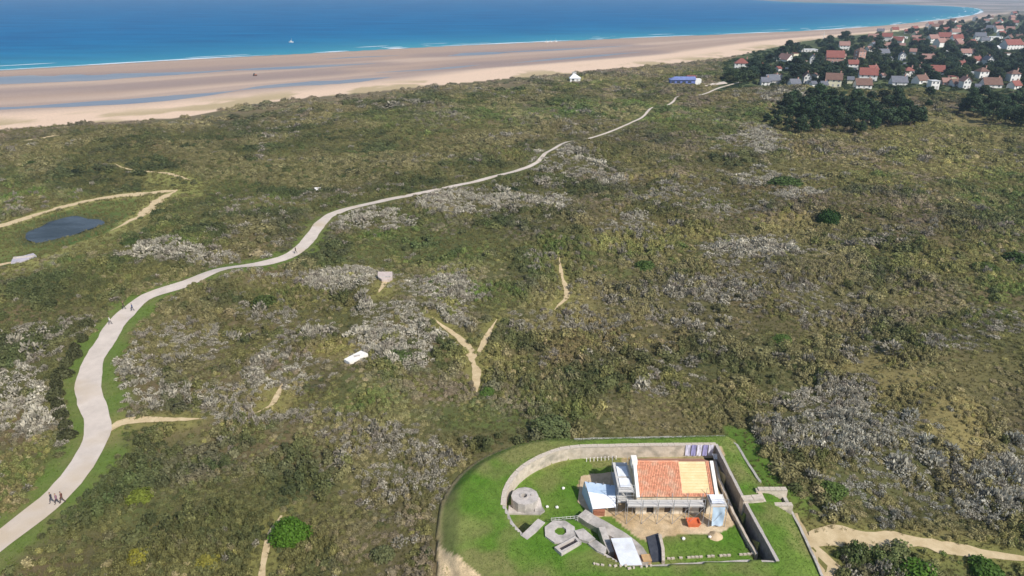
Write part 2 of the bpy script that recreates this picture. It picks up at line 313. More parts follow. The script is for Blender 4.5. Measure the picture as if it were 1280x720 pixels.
col = lerp(G_OLIVE * np.ones(X.shape + (3,)), G_BROWN, np.clip((nz1 - .42) * 3, 0, 1)); col = lerp(col, G_BROWN, bp_ * .8); col = lerp(col, G_GREEN, np.clip(gp + (nz2 - .6), 0, 1) * .8)
col = lerp(col, G_YEL, np.clip(yp * 1.1 - .3 + nz2 * .6, 0, 1) * (yp > .02))
verge = (1 - sstep(3.6, 6.2, droad + (nz2 - .5) * 3)) * (1 - .75 * sstep(110, 260, Y))
col = lerp(col, lerp(np.array([.115, .165, .036]) * np.ones(X.shape + (3,)), np.array([.17, .165, .06]), np.clip(nz2 * 2.4 - .9, 0, 1)), verge)
col = lerp(col, np.array([.10, .17, .028]), (1 - sstep(1.6, 4.0, dout + (nz2 - .5) * 2)) * (X > 31) * (Y > 66))
col = lerp(col, np.array([.22, .205, .065]), (1 - sstep(1.0, 4.2, dtrail + (nz2 - .5) * 3)) * .75)
col = np.where(inm[..., None], lerp(np.array([.075, .115, .03]) * np.ones(X.shape + (3,)), np.array([.16, .17, .055]), np.clip(nz2 * 2 - .7, 0, 1)), col)
dpond = polydist(X, Y, pond, True); col = lerp(col, np.array([.07, .07, .035]), (1 - sstep(0, 5, dpond + (nz2 - .5) * 5)) * .8)
mo = (1 - sstep(2.0, 16, dmead + (nz2 - .5) * 8)) * ~inm; col = lerp(col, np.array([.26, .25, .085]), mo * .85)
mo = 1 - sstep(.6, 1.3, ell(X, Y, 215, 226, 38, 16) + (nz2 - .5)); col = lerp(col, np.array([.24, .24, .075]), mo * .8)
# beach: dry sand near the dunes, wet sand with faint ridges towards the water
dry = np.array([.66, .49, .36]); wet = np.array([.37, .27, .21]); wet2 = np.array([.47, .35, .27])
band = fbm(RB * 900, DS * 0 + (X + Y) * .06, 120, 91, 3)
cb = lerp(lerp(wet * np.ones(X.shape + (3,)), wet2, np.clip((band - .4) * 4, 0, 1)), dry, sstep(.68, .78, RB + (band - .5) * .14))
cb = lerp(cb, wet * .9, 1 - sstep(.0, .10, RB))
for pl_ in ([(-200, 105.5), (0, 100.5), (160, 95), (300, 87), (470, 79.5)], [(-100, 143), (0, 138), (170, 128), (300, 115), (490, 98), (600, 82)], [(560, 70), (700, 62), (790, 57)], [(640, 80), (800, 66)], [(0, 115), (200, 106), (400, 92)]):
    dpl = np.full(X.shape, 1e3); k_ = (~LAND) & (Y < 1100); dpl[k_] = polydist(X[k_], Y[k_], [at(a, b, -2.4) for a, b in pl_]); cb = lerp(cb, np.array([.27, .21, .19]), (1 - sstep(6, 42, dpl + (band - .5) * 50)) * .75)
marram = sstep(.52, .6, fbm(X, Y, 30, 97, 4)) * sstep(.84, .95, RB); cb = lerp(cb, np.array([.33, .27, .13]), marram * .7)
edge = np.clip(1 - DD / 60, 0, 1) * LAND; col = lerp(col, np.array([.2, .155, .105]), edge * np.clip(nz1 * 2.4 - .5, 0, 1) * .8)
col = np.where(LAND[..., None], col, cb)
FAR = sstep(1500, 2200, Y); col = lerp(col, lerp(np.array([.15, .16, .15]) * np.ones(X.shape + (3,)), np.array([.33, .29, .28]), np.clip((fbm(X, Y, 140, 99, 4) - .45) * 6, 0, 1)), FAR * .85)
VIL = inpoly(X, Y, [at(*p) for p in [(893, 118), (935, 112), (960, 109), (1290, 116), (1480, 120), (1480, 8), (1000, 46), (930, 66), (905, 78)]]); col = np.where((VIL & LAND)[..., None], np.array([.07, .085, .035]) * (.7 + .8 * nz1[..., None]), col)
ny, nx = X.shape
idx = np.arange(ny * nx).reshape(ny, nx)
faces = np.stack([idx[:-1, :-1], idx[:-1, 1:], idx[1:, 1:], idx[1:, :-1]], -1).reshape(-1, 4)
me = bpy.data.meshes.new('ground')
me.vertices.add(ny * nx); me.vertices.foreach_set('co', np.stack([X, Y, H], -1).astype(np.float32).ravel())
me.loops.add(faces.size); me.loops.foreach_set('vertex_index', faces.astype(np.int32).ravel())
me.polygons.add(len(faces)); me.polygons.foreach_set('loop_start', np.arange(0, faces.size, 4, dtype=np.int32)); me.polygons.foreach_set('loop_total', np.full(len(faces), 4, np.int32))
me.polygons.foreach_set('use_smooth', np.ones(len(faces), bool)); me.update(calc_edges=True)
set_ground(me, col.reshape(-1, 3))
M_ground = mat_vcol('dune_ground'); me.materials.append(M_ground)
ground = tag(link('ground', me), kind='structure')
def gz(x, y):
    x = np.atleast_1d(np.asarray(x, float)); y = np.atleast_1d(np.asarray(y, float))
    i = np.clip(np.searchsorted(xs, x) - 1, 0, nx - 2); j = np.clip(np.searchsorted(ys, y) - 1, 0, ny - 2)
    u = np.clip((x - xs[i]) / (xs[i + 1] - xs[i]), 0, 1); v = np.clip((y - ys[j]) / (ys[j + 1] - ys[j]), 0, 1)
    return (H[j, i] * (1 - u) + H[j, i + 1] * u) * (1 - v) + (H[j + 1, i] * (1 - u) + H[j + 1, i + 1] * u) * v
def gz1(x, y): return float(gz(x, y)[0])

# sea, surf, tidal pools, pond
M_sea = mat_water('sea_water', (.0, .085, .225), rough=.5, spec=.01, wscale=.12, bump=.5, col2=(.0, .145, .32), cscale=.02, dist=1.2)
sxs = np.concatenate([[-30000, -9000, -4000], np.arange(-1600, 4000, 32.), [6000, 12000, 30000]]); sys_ = np.concatenate([[100], np.arange(350, 4200, 32.), [5000, 8000, 15000, 40000]])
SX, SY = np.meshgrid(sxs, sys_); sid = np.arange(SX.size).reshape(SX.shape); sf = np.stack([sid[:-1, :-1], sid[:-1, 1:], sid[1:, 1:], sid[1:, :-1]], -1).reshape(-1, 4)
me = bpy.data.meshes.new('sea'); me.from_pydata(np.stack([SX.ravel(), SY.ravel(), np.full(SX.size, SEA)], -1).tolist(), [], sf.tolist()); me.materials.append(M_sea); me.update()
dsea = polydist(SX.ravel(), SY.ravel(), shore); shal = np.exp(-dsea / 110.0) * (.7 + .6 * fbm(SX.ravel(), SY.ravel(), 160, 801, 3)); set_ground(me, np.repeat(np.clip(shal, 0, 1)[:, None], 3, 1))
nt = M_sea.node_tree; at_ = nt.nodes.new('ShaderNodeAttribute'); at_.attribute_name = 'ground'; mx_ = nt.nodes.new('ShaderNodeMix'); mx_.data_type = 'RGBA'; src = nt.nodes['Principled BSDF'].inputs['Base Color'].links[0].from_socket
nt.links.new(at_.outputs['Fac'], mx_.inputs['Factor']); nt.links.new(src, mx_.inputs[6]); mx_.inputs[7].default_value = (.05, .26, .33, 1); nt.links.new(mx_.outputs[2], nt.nodes['Principled BSDF'].inputs['Base Color'])
tag(link('sea', me), kind='structure')
def ribbon(line, widths, z_of, jag=0.0, seed=0, side=None):
    """flat strip along a line; returns verts, faces"""
    L = np.asarray(line, float); n = len(L); T = np.gradient(L, axis=0); T /= np.linalg.norm(T, axis=1)[:, None] + 1e-9
    Nn = np.stack([-T[:, 1], T[:, 0]], 1); w = np.interp(np.linspace(0, 1, n), np.linspace(0, 1, len(widths)), widths)
    r = np.random.default_rng(seed + 100); K = 5
    jl = np.convolve(r.normal(0, 1, n + 4), np.ones(3) / 3, 'valid')[:n] * jag; jr = np.convolve(r.normal(0, 1, n + 4), np.ones(3) / 3, 'valid')[:n] * jag
    V = []; F = []
    for i in range(n):
        a, b = -w[i] / 2 * (1 + jl[i]), w[i] / 2 * (1 + jr[i])
        for k in range(K):
            p = L[i] + Nn[i] * (a + (b - a) * k / (K - 1)); V.append((p[0], p[1], 0.0))
    z = z_of(np.array([v[0] for v in V]), np.array([v[1] for v in V])); V = [(v[0], v[1], float(zz)) for v, zz in zip(V, z)]
    for i in range(n - 1):
        for k in range(K - 1): F.append((i * K + k, (i + 1) * K + k, (i + 1) * K + k + 1, i * K + k + 1))
    return V, F
M_foam = mat('surf_foam', (.62, .68, .72), rough=.7, var=.2, scale=.3)
def offset_line(line, d):
    L = np.asarray(line); T = np.gradient(L, axis=0); T /= np.linalg.norm(T, axis=1)[:, None] + 1e-9
    return L + np.stack([-T[:, 1], T[:, 0]], 1) * np.asarray(d)[..., None] if np.ndim(d) else L + np.stack([-T[:, 1], T[:, 0]], 1) * d
fm = MB(); shl = smooth_line([p for p in shore if p[1] < 2600], 7.0)
for off, wmax, thr, sd in ((4, 9.0, .34, 1), (20, 5.0, .56, 2), (42, 4.0, .62, 3)):
    l2 = offset_line(shl, off); i = 0; arr = fbm(l2[:, 0], l2[:, 1], 45, 200 + sd, 3)
    while i < len(l2) - 3:
        if arr[i] > thr:
            j = i
            while j < len(l2) - 1 and arr[j] > thr and j - i < 60: j += 1
            if j - i >= 3:
                wv = [.3] + [wmax * (.4 + random.random() * .8) for _ in range(5)] + [.3]
                v, f = ribbon(l2[i:j], wv, lambda a, b: np.full(len(a), SEA + .06), .35, sd * 50 + i); fm.add(v, f)
            i = j + 1
        else: i += 1
tag(fm.build('surf', M_foam), 'broken white line of small waves along the water edge', 'surf', kind='stuff')
M_pool = mat_water('tidal_water', (.14, .17, .225), rough=.3, spec=.1, wscale=.8, bump=.12, col2=(.22, .215, .225), cscale=.03)
pools = [[(-200, 105.5), (0, 100.5), (80, 98), (160, 95), (240, 91), (300, 87)], [(260, 89), (330, 86), (400, 83), (470, 79.5)], [(-100, 143), (0, 138), (90, 133.5), (170, 128), (250, 121), (300, 115)], [(300, 114.5), (360, 108), (440, 103), (490, 98)], [(560, 70), (600, 67), (640, 65)], [(470, 92), (540, 88), (600, 82)], [(600, 66.5), (700, 62), (790, 57)], [(640, 80), (720, 73), (800, 66)], [(400, 74), (440, 71.5), (500, 69)]]
pw = [[4, 46, 56, 52, 40, 18, 3], [1, 16, 24, 15, 1], [2, 9, 12, 18, 24, 14, 1], [2, 18, 26, 16, 1], [2, 28, 30, 2], [1, 8, 10, 1], [1, 12, 14, 10, 1], [1, 12, 14, 1], [1, 9, 8, 1]]
for i, (pl, w) in enumerate(zip(pools, pw)):
    ln = smooth_line([at(a, b, -2.4) for a, b in pl], 6.0); m = MB(); v, f = ribbon(ln, w, lambda a, b: gz(a, b) + .03, .25, 300 + i); m.add(v, f)
    tag(m.build('tidal_pool', M_pool, smooth=True), kind='structure')
M_pond = mat_water('pond_water', (.016, .02, .02), rough=.25, spec=.2, wscale=1.5, bump=.5, col2=(.065, .08, .095), cscale=.16, dist=.12)
m = MB(); m.add([(p[0], p[1], -.35) for p in pond], [tuple(range(len(pond)))]); tag(m.build('pond', M_pond), kind='structure')

# road and sand trails
M_road = mat('pale_gravel_road', (.49, .42, .36), rough=.95, scale=.35, col2=(.62, .535, .46), bump=.3, bscale=30, stain=(.50, .405, .30))
v, f = ribbon(road, [3.5, 3.6, 3.6, 3.4, 3.0, 2.3, 1.6, 1.4, 1.4, 1.4, 1.5, 1.6, 1.8, 2.4], lambda a, b: gz(a, b) + .09, .11, 1); m = MB(); m.add(v, f); tag(m.build('road', M_road, smooth=True), kind='structure')
M_trail = mat('trodden_sand', (.46, .345, .19), rough=.95, scale=.8, col2=(.62, .49, .30), bump=.4, bscale=12)
for i, (n_, l_, w_) in enumerate(trail_w):
    v, f = ribbon(l_, w_, lambda a, b: gz(a, b) + .07, .5, 20 + i); m = MB(); m.add(v, f); tag(m.build('sand_trail', M_trail, smooth=True), kind='structure')

# ------------------------------------------------------------------ the redoubt: rampart lawn, walls
M_stone = mat('pale_limestone', (.43, .36, .285), rough=.95, scale=1.6, col2=(.62, .54, .45), bump=.6, bscale=5, stain=(.30, .27, .22))
M_stone_g = mat('grey_stone', (.36, .32, .285), rough=.95, scale=1.8, col2=(.52, .475, .43), bump=.6, bscale=6, stain=(.27, .25, .22))
M_conc = mat('weathered_concrete', (.40, .355, .32), rough=.95, scale=2.2, col2=(.55, .50, .455), bump=.35, bscale=8, stain=(.27, .25, .225))
M_dark_stone = mat('dark_stone_and_shade', (.17, .15, .13), rough=.95, scale=2, col2=(.30, .27, .24), bump=.6, bscale=6)  # dark tone; on the trench wall it paints in the shade
M_sandy = mat('sandy_earth', (.44, .32, .19), rough=.95, scale=1.2, col2=(.60, .46, .30), bump=.4, bscale=7)
ox = [p[0] for p in outer_s]; oy = [p[1] for p in outer_s]
gxs = np.arange(min(ox) - .6, max(ox) + .6, .3); gys = np.arange(46.0, max(oy) + .6, .3)
GX, GY = np.meshgrid(gxs, gys); shp = GX.shape; gx = GX.ravel(); gy = GY.ravel()
ino = inpoly(gx, gy, outer_s); do = polydist(gx, gy, outer_s); inc = inpoly(gx, gy, court); dc = polydist(gx, gy, court, True)
nn = fbm(gx, gy, 4, 401, 3) - .5
rz_ = np.where(inc, .06 * nn, RT * sstep(-.2, 3.0 + 1.2 * nn, do) + .14 * nn + .1 * sstep(3, 9, do))
rz_ = np.where(ino, rz_, -.5)
right_edge = [court[8], court[9], court[10], court[11]]
dr = polydist(gx, gy, right_edge); rz_ = np.where(inc & (dr < 1.5), -.7, rz_)
lawn = lerp(np.array([.085, .18, .019]) * np.ones((len(gx), 3)), np.array([.15, .215, .042]), np.clip(fbm(gx, gy, 7, 411, 4) * 2.6 - .85, 0, 1))
lawn = lerp(lawn, np.array([.20, .195, .07]), np.clip(fbm(gx, gy, 5, 421, 3) * 4 - 1.9, 0, .9))
rim = (1 - sstep(.2, 1.1, do + nn * .8)) * (gx < 12); lawn = lerp(lawn, np.array([.40, .31, .165]), rim)
wedge = [at(*p, .8) for p in [(546, 668), (547, 700), (550, 735), (606, 735), (580, 710), (563, 695), (553, 682)]]; wd = inpoly(gx + nn * .5, gy, wedge); rz_ = rz_ - np.where(wd, .75 * sstep(0, 1.6, polydist(gx, gy, wedge, True)) * np.clip(rz_, 0, 1), 0)
bankm = 1 - sstep(.6, 1.3, np.hypot((gx - at(556, 665)[0]) / 3.0, (gy - at(556, 665)[1]) / 5.5) + nn * 1.2); lawn = lerp(lawn, np.array([.30, .26, .11]), bankm * .5)
lawn = np.where(wd[:, None], np.array([.62, .47, .28]) * (.8 + .5 * fbm(gx, gy, 1.5, 433, 3)[:, None]), lawn)
yard = [at(*p) for p in [(776, 573), (900, 571), (908, 600), (930, 650), (905, 664), (860, 668), (832, 670), (815, 680), (800, 672), (776, 655), (766, 645), (742, 640), (722, 606), (728, 594), (776, 590)]]
ym = inpoly(gx + nn * .8, gy + nn * .8, yard); tan = lerp(np.array([.46, .33, .185]) * np.ones((len(gx), 3)), np.array([.62, .49, .33]), np.clip(fbm(gx, gy, 2.2, 431, 3) * 2.4 - .7, 0, 1)); lawn = np.where(ym[:, None], tan, lawn)
back = [at(*p) for p in [(735, 573), (892, 570), (892, 580), (800, 584), (740, 585)]]; bm_ = inpoly(gx + nn, gy + nn, back); lawn = np.where(bm_[:, None], lerp(lawn, np.array([.24, .20, .09]), np.full(len(gx), .6)), lawn)
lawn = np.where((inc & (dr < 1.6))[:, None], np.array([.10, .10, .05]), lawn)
gidx = np.arange(gx.size).reshape(shp); q = np.stack([gidx[:-1, :-1], gidx[:-1, 1:], gidx[1:, 1:], gidx[1:, :-1]], -1).reshape(-1, 4)
keep = ino[q].any(1) & (do[q].max(1) < 400); q = q[keep & (ino[q].sum(1) >= 2)]
used = np.unique(q); remap = -np.ones(gx.size, int); remap[used] = np.arange(len(used)); q = remap[q]
me = bpy.data.meshes.new('rampart_lawn'); me.from_pydata(np.stack([gx, gy, rz_], -1)[used].tolist(), [], q.tolist()); me.polygons.foreach_set('use_smooth', np.ones(len(q), bool)); me.update()
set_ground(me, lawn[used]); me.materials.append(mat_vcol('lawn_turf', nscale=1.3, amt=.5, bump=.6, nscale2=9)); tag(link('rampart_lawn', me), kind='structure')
_RG = rz_.reshape(shp)
def rz1(x, y):
    j = min(max(int((y - gys[0]) / .3), 0), shp[0] - 1); i = min(max(int((x - gxs[0]) / .3), 0), shp[1] - 1); return float(_RG[j, i])

def wall_strip(name, pts, z0, z1, th, m, label=None, cat='wall', coping=None, parent=None, seed=0, step=.8, uneven=.05, tops=None):
    """masonry wall along a line, with an uneven top and a course of coping stones"""
    L = []
    for a, b in zip(pts[:-1], pts[1:]):
        n = max(1, int(math.dist(a[:2], b[:2]) / step)); L += [(a[0] + (b[0] - a[0]) * k / n, a[1] + (b[1] - a[1]) * k / n) for k in range(n)]
    L.append(tuple(pts[-1][:2])); L = np.array(L); n = len(L); T = np.gradient(L, axis=0); T /= np.linalg.norm(T, axis=1)[:, None] + 1e-9; Nn = np.stack([-T[:, 1], T[:, 0]], 1)
    r = random.Random(seed); V = []; F = []
    zt = np.interp(np.linspace(0, 1, n), np.linspace(0, 1, len(tops)), tops) if tops else np.full(n, z1)
    for i in range(n):
        z = zt[i] + r.uniform(-uneven, uneven); o = r.uniform(-.03, .03)
        a = L[i] + Nn[i] * (th / 2 + o); b = L[i] - Nn[i] * (th / 2 - o)
        V += [(a[0], a[1], z0), (a[0], a[1], z), (b[0], b[1], z), (b[0], b[1], z0)]
    for i in range(n - 1):
        A = i * 4; B = A + 4; F += [(A, B, B + 1, A + 1), (A + 1, B + 1, B + 2, A + 2), (A + 2, B + 2, B + 3, A + 3)]
    F += [(0, 1, 2, 3), (n * 4 - 1, n * 4 - 2, n * 4 - 3, n * 4 - 4)]
    w = MB().add(V, F).mesh('masonry', m)
    if not coping:
        o = link(name, w, parent)
        if label: tag(o, label, cat)
        return o
    root = empty(name, (float(L[0][0]), float(L[0][1]), z0)); o = link('masonry', w, root, (-float(L[0][0]), -float(L[0][1]), -z0))
    cp = None
    for i in range(0, n - 1):
        a, b = L[i], L[i + 1]; c = (a + b) / 2; d = math.dist(a, b); ang = math.atan2(b[1] - a[1], b[0] - a[0]); z = (zt[i] + zt[i + 1]) / 2
        mb = MB().box((0, 0, 0), (d * r.uniform(.93, .99), th + r.uniform(.05, .12), .12))
        s = mb.build('coping_stone', coping, root, loc=(c[0] - L[0][0], c[1] - L[0][1], z - z0 + uneven + .05 + r.uniform(-.02, .02)), rz=ang)
    if label: tag(root, label, cat)
    return root
cw = lambda i, j: [court[k] for k in range(i, j + 1)]
arc = [tuple(p) for p in smooth_line(cw(0, 6), 1.0)]
wall_strip('retaining_wall', arc, -.2, RT, .55, M_stone, 'curved pale stone retaining wall sweeping round behind the round bunker', seed=1, coping=M_stone)
wall_strip('retaining_wall', [arc[-1], court[7], court[8]], -.2, RT, .55, M_stone, 'straight pale stone wall closing the courtyard behind the tiled building', seed=2, coping=M_stone)
wall_strip('trench_wall', [court[8], court[9], court[10], court[11]], -.9, RT, .28, M_dark_stone, 'long trench wall with shade painted into its stone, along the courtyard side facing the gate', seed=3, coping=M_stone_g)  # dark colour carries the shade of the courtyard-facing side
fr_line = [court[11], court[12], court[13], court[14], court[15], court[16]]
wall_strip('front_wall', fr_line, -.2, RT - .1, .35, M_stone_g, 'low grey wall line along the lawn in front of the white shed roof', seed=4)
wall_strip('retaining_wall', [court[0], court[21], court[20]], -.2, RT, .4, M_stone_g, 'short return of the curved wall in front of the round bunker', seed=5)
wall_strip('wall_stub', [at(655, 673, RT), at(666, 664, RT), at(677, 653, RT)], .3, RT + .3, 1.0, M_conc, 'broken slanting concrete wall stub below the round bunker', seed=6, tops=[RT + .1, RT + .45, RT + .3])
low = [at(894, 574, .5), at(900, 600, .5), at(917, 640, .5), at(932, 668, .5), at(946, 692, .5)]
wall_strip('low_wall', low, -.7, .5, .3, M_stone, 'low pale stone wall between the yard and the trench', seed=7)
# outer edging along the far and right sides of the rampart
M_edge = mat('grey_edging', (.30, .28, .25), rough=.95, scale=2, col2=(.42, .40, .36))
wall_strip('edging_wall', [at(718, 549, .5), at(800, 547, .5), at(905, 545.5, .5), at(921, 556, .5), at(937, 582, .5), at(950, 602, .5)], -.3, .55, .35, M_edge, 'thin grey edging wall along the far outer side of the grass rampart', seed=8)
wall_strip('edging_wall', [at(987, 636, .2), at(1000, 660, .2), at(1014, 690, .2), at(1030, 726, .2), at(1046, 765, .2)], -.4, .35, .3, M_stone_g, 'grey edging wall between the rampart grass and the sandy track', seed=9)
# gate block at the right of the rampart
g0 = at(951, 642, .2); gate = empty('stone_gatehouse', (g0[0], g0[1], 0))
tag(gate, 'small roofless pale stone gatehouse at the outer end of the rampart passage', 'gatehouse')
GW = 3.7; zb = 1.9
def gpart(nm, c, d, mt=M_stone): return MB().box(c, d).build(nm, mt, gate)
gpart('front_wall', (GW / 2, 0, .55), (GW, .5, 2.1)); gpart('back_wall', (GW / 2 - .1, 2.1, .85), (GW + .2, .5, 2.7)); gpart('side_wall', (.25, 1.05, .7), (.5, 1.6, 2.4)); gpart('side_wall', (GW - .22, 1.05, .35), (.45, 1.6, 1.7), M_stone_g)
gpart('floor', (GW / 2, 1.05, .1), (GW - 1, 1.6, .5), M_dark_stone)
for i in range(5): MB().box((0, 0, 0), (.68, .62, .16)).build('coping_stone', M_stone, gate, loc=(.4 + i * .72, 2.1, 2.27), rz=random.uniform(-.03, .03))
for i in range(5): MB().box((0, 0, 0), (.70, .58, .14)).build('coping_stone', M_stone, gate, loc=(.4 + i * .73, 0, 1.66), rz=random.uniform(-.03, .03))
wall_strip('passage_wall', [at(927, 627, RT), at(940, 626, RT), at(953, 625, RT)], .0, RT + .35, .9, M_stone, 'short pale stone wall bridging from the trench to the gatehouse', seed=10, coping=M_stone)
wall_strip('passage_wall', [at(951, 646, .8), at(966, 647, .6), at(983, 652, .3)], -.3, 1.0, .5, M_stone, 'curved cream wing wall in front of the gatehouse', seed=11, tops=[RT, 1.2, .6])
# the broad stone wall crossing the courtyard
bl = [at(727, 638, 1.2), at(752, 653, 1.2), at(778, 668, 1.2), at(797, 684, 1.2), at(806, 700, 1.2)]
wall_strip('broad_wall', [tuple(p) for p in smooth_line(bl, .7)], -.1, .85, 1.6, M_stone_g, 'broad flat-topped grey stone wall crossing the courtyard beside the tarpaulin shelter', seed=12, uneven=.08)
wall_strip('wall_spur', [at(752, 660, 1.0), at(758, 676, 1.0), at(765, 690, 1.2)], -.1, 1.2, .8, M_conc, 'short grey spur wall behind the white shed roof', seed=13)

# bunkers
def octagon(cx, cy, r, n=8, a0=.39, sx=1., sy=1.): return [(cx + r * sx * math.cos(a0 + 2 * math.pi * k / n), cy + r * sy * math.sin(a0 + 2 * math.pi * k / n)) for k in range(n)]
def ring_block(outer_p, inner_p, z0, z1, zi, mi, m):
    """block with a pit in its top: outer wall, rim, inner wall and pit floor"""
    n = len(outer_p); V = [(x, y, z0) for x, y in outer_p] + [(x, y, z1) for x, y in outer_p] + [(x, y, z1) for x, y in inner_p] + [(x, y, zi) for x, y in inner_p]
    F = []
    for k in range(n):
        j = (k + 1) % n; F += [(k, j, n + j, n + k), (n + k, n + j, 2 * n + j, 2 * n + k), (2 * n + k, 2 * n + j, 3 * n + j, 3 * n + k)]
    F.append(tuple(range(3 * n, 4 * n))); return MB().add(V, F)
tb = at(656, 637, 0); bunker = empty('round_bunker', (tb[0], tb[1], 0)); tag(bunker, 'squat many-sided concrete bunker with a round hatch inside the curved wall', 'bunker')
ring_block(octagon(0, .75, 1.72, 12, 0, 1, .95), octagon(-.1, .75, .42, 12, 0), -.1, 1.55, .5, 0, M_conc).build('body', M_conc, bunker)
MB().prism([(-2.1, -.9), (1.9, -1.0), (2.5, -.4), (1.9, 1.0), (-2.0, .6)], -.1, .22).build('apron', M_conc, bunker)
MB().prism([(1.2, -.7), (2.25, -.6), (1.95, .9), (1.6, 1.2)], .2, [.3, .35, 1.0, 1.2]).build('buttress', M_conc, bunker)
ring_block(octagon(-.1, .75, .56, 12, 0), octagon(-.1, .75, .40, 12, 0), 1.5, 1.62, 1.0, 0, M_conc).build('hatch_rim', M_stone_g, bunker)
MB().box((.9, .9, 1.58), (.35, .3, .12)).build('vent_block', M_stone_g, bunker)
ob = at(700, 667, RT); pit = empty('octagonal_bunker', (ob[0], ob[1], RT)); tag(pit, 'low octagonal concrete gun pit with a sunken ring set in the lawn', 'bunker')
ring_block(octagon(0, 0, 1.9, 8, .39, 1.0, 1.0), octagon(.05, .12, .72, 8, .39), -.6, .34, -.5, 0, M_conc).build('body', M_conc, pit)
MB().prism(octagon(.15, .15, .5, 8, .39), -.55, .05).build('pedestal', M_stone_g, pit)
slab = empty('bunker_stairwell', (*at(722, 674, RT), RT)); tag(slab, 'flat concrete slab with a dark rectangular stair opening beside the octagonal gun pit', 'stairwell')
sp = [at(702, 691, RT), at(722, 684, RT), at(735, 677, RT), at(742, 670, RT), at(730, 665, RT), at(712, 672, RT)]; sx, sy = at(722, 674, RT)
rp_ = [(x - sx, y - sy) for x, y in sp]
def sl3(nm, pts, z0, z1, m_): MB().prism([(x - sx, y - sy) for x, y in [at(*p, RT) for p in pts]], z0, z1).build(nm, m_, slab)
sl3('top_slab', [(718, 667), (729, 664), (744, 677), (736, 681), (724, 677.5), (721, 672)], -.4, .46, M_conc)
tq = lambda L_: [(x - sx, y - sy) for x, y in [at(*p, RT + .5) for p in L_]]
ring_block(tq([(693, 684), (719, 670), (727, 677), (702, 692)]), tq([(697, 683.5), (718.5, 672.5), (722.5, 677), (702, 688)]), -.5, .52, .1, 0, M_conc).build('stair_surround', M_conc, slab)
sl3('stair_floor', [(697, 684), (718.5, 673), (722.5, 677.3), (702, 688.4)], -.4, .14, mat('shade_dark_floor', (.05, .045, .05), rough=1, scale=3)); sl3('ramp', [(735, 682), (745, 677.5), (758, 687), (755, 695), (746, 691)], -.4, .32, M_conc)  # near-black floor colour paints the shade inside the stair opening

# ------------------------------------------------------------------ the building under restoration
M_plaster = mat('lime_plaster', (.62, .53, .40), rough=.9, scale=1.6, col2=(.78, .70, .57), bump=.2, stain=(.46, .36, .24))
M_white = mat('white_coping', (.70, .66, .60), rough=.85, scale=2, col2=(.84, .81, .76))
M_tile = mat('terracotta_tiles', (.50, .205, .12), rough=.85, scale=2.6, col2=(.64, .30, .185), bump=.3, stain=(.58, .34, .23))
M_board = mat('new_roof_boards', (.60, .43, .22), rough=.8, scale=1.2, col2=(.72, .56, .33))
M_batten = mat('pine_battens', (.66, .47, .24), rough=.8, scale=2)
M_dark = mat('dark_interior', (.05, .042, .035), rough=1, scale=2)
nt = M_tile.node_tree; src = nt.nodes['Principled BSDF'].inputs['Base Color'].links[0].from_socket; gn = nt.nodes.new('ShaderNodeNewGeometry'); mr_ = nt.nodes.new('ShaderNodeMapRange'); mr_.inputs['To Min'].default_value = .82; mr_.inputs['To Max'].default_value = 1.2; sc_ = nt.nodes.new('ShaderNodeVectorMath'); sc_.operation = 'SCALE'
nt.links.new(gn.outputs['Random Per Island'], mr_.inputs['Value']); nt.links.new(src, sc_.inputs[0]); nt.links.new(mr_.outputs[0], sc_.inputs['Scale']); nt.links.new(sc_.outputs[0], nt.nodes['Principled BSDF'].inputs['Base Color'])
EZ = 3.0; yE = at(840, 621, EZ)[1]; x0 = at(797, 621, EZ)[0]; x1 = at(896, 621, EZ)[0]; RZ = 5.4; yR = at(840, 577, RZ)[1]; yB = 2 * yR - yE
bw = x1 - x0; yF = yE + .35
bld = empty('stone_building', (x0, yF, 0)); tag(bld, 'long stone building with half tiled and half bare boarded roof inside the courtyard', 'building')
dep = yB - .35 - yF
w = MB()
for xx in (.2, bw - .2): # gable walls
    zr = RZ - .15
    w.add([(xx - .2, 0.4, -.1), (xx + .2, .4, -.1), (xx + .2, dep, -.1), (xx - .2, dep, -.1), (xx - .2, .4, EZ), (xx + .2, .4, EZ), (xx + .2, dep, EZ), (xx - .2, dep, EZ), (xx - .2, yR - yF, zr), (xx + .2, yR - yF, zr)],
          [(3, 2, 1, 0), (0, 4, 8, 7, 3) if False else (0, 4, 8, 7, 3), (1, 2, 6, 9, 5), (0, 1, 5, 4), (2, 3, 7, 6), (4, 5, 9, 8), (7, 8, 9, 6)])
w.box((bw / 2, dep - .2, 1.45), (bw - .82, .4, 3.1)); w.build('wall', M_plaster, bld)
MB().box((bw / 2, .2, 2.62), (bw, .4, .7)).build('lintel', M_plaster, bld)
piers = [(0, 1.35), (2.25, 1.3), (4.5, 1.3), (6.6, 1.25), (8.75, bw - 8.75)]
for px0, pw_ in piers: MB().box((px0 + pw_ / 2, .2, 1.085), (pw_, .397, 2.37)).build('pier', M_plaster, bld)
for i in range(4):
    a = piers[i][0] + piers[i][1]; b = piers[i + 1][0]
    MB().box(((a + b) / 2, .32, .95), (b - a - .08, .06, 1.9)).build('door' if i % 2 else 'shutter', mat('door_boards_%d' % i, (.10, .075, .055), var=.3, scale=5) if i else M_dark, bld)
MB().box((bw / 2, 2.2, .02), (bw - 1, 3.4, .08)).build('floor', M_sandy, bld)
yr = yR - yF; ye = yE - yF; sl_ = math.atan2(RZ - EZ, yr - ye); slen = math.hypot(RZ - EZ, yr - ye)
def roofpt(x, t, up=0.0):     # t from eave (0) to ridge (1)
    return (x, ye + (yr - ye) * t - math.sin(sl_) * up, EZ + (RZ - EZ) * t + math.cos(sl_) * up)
rf = MB()
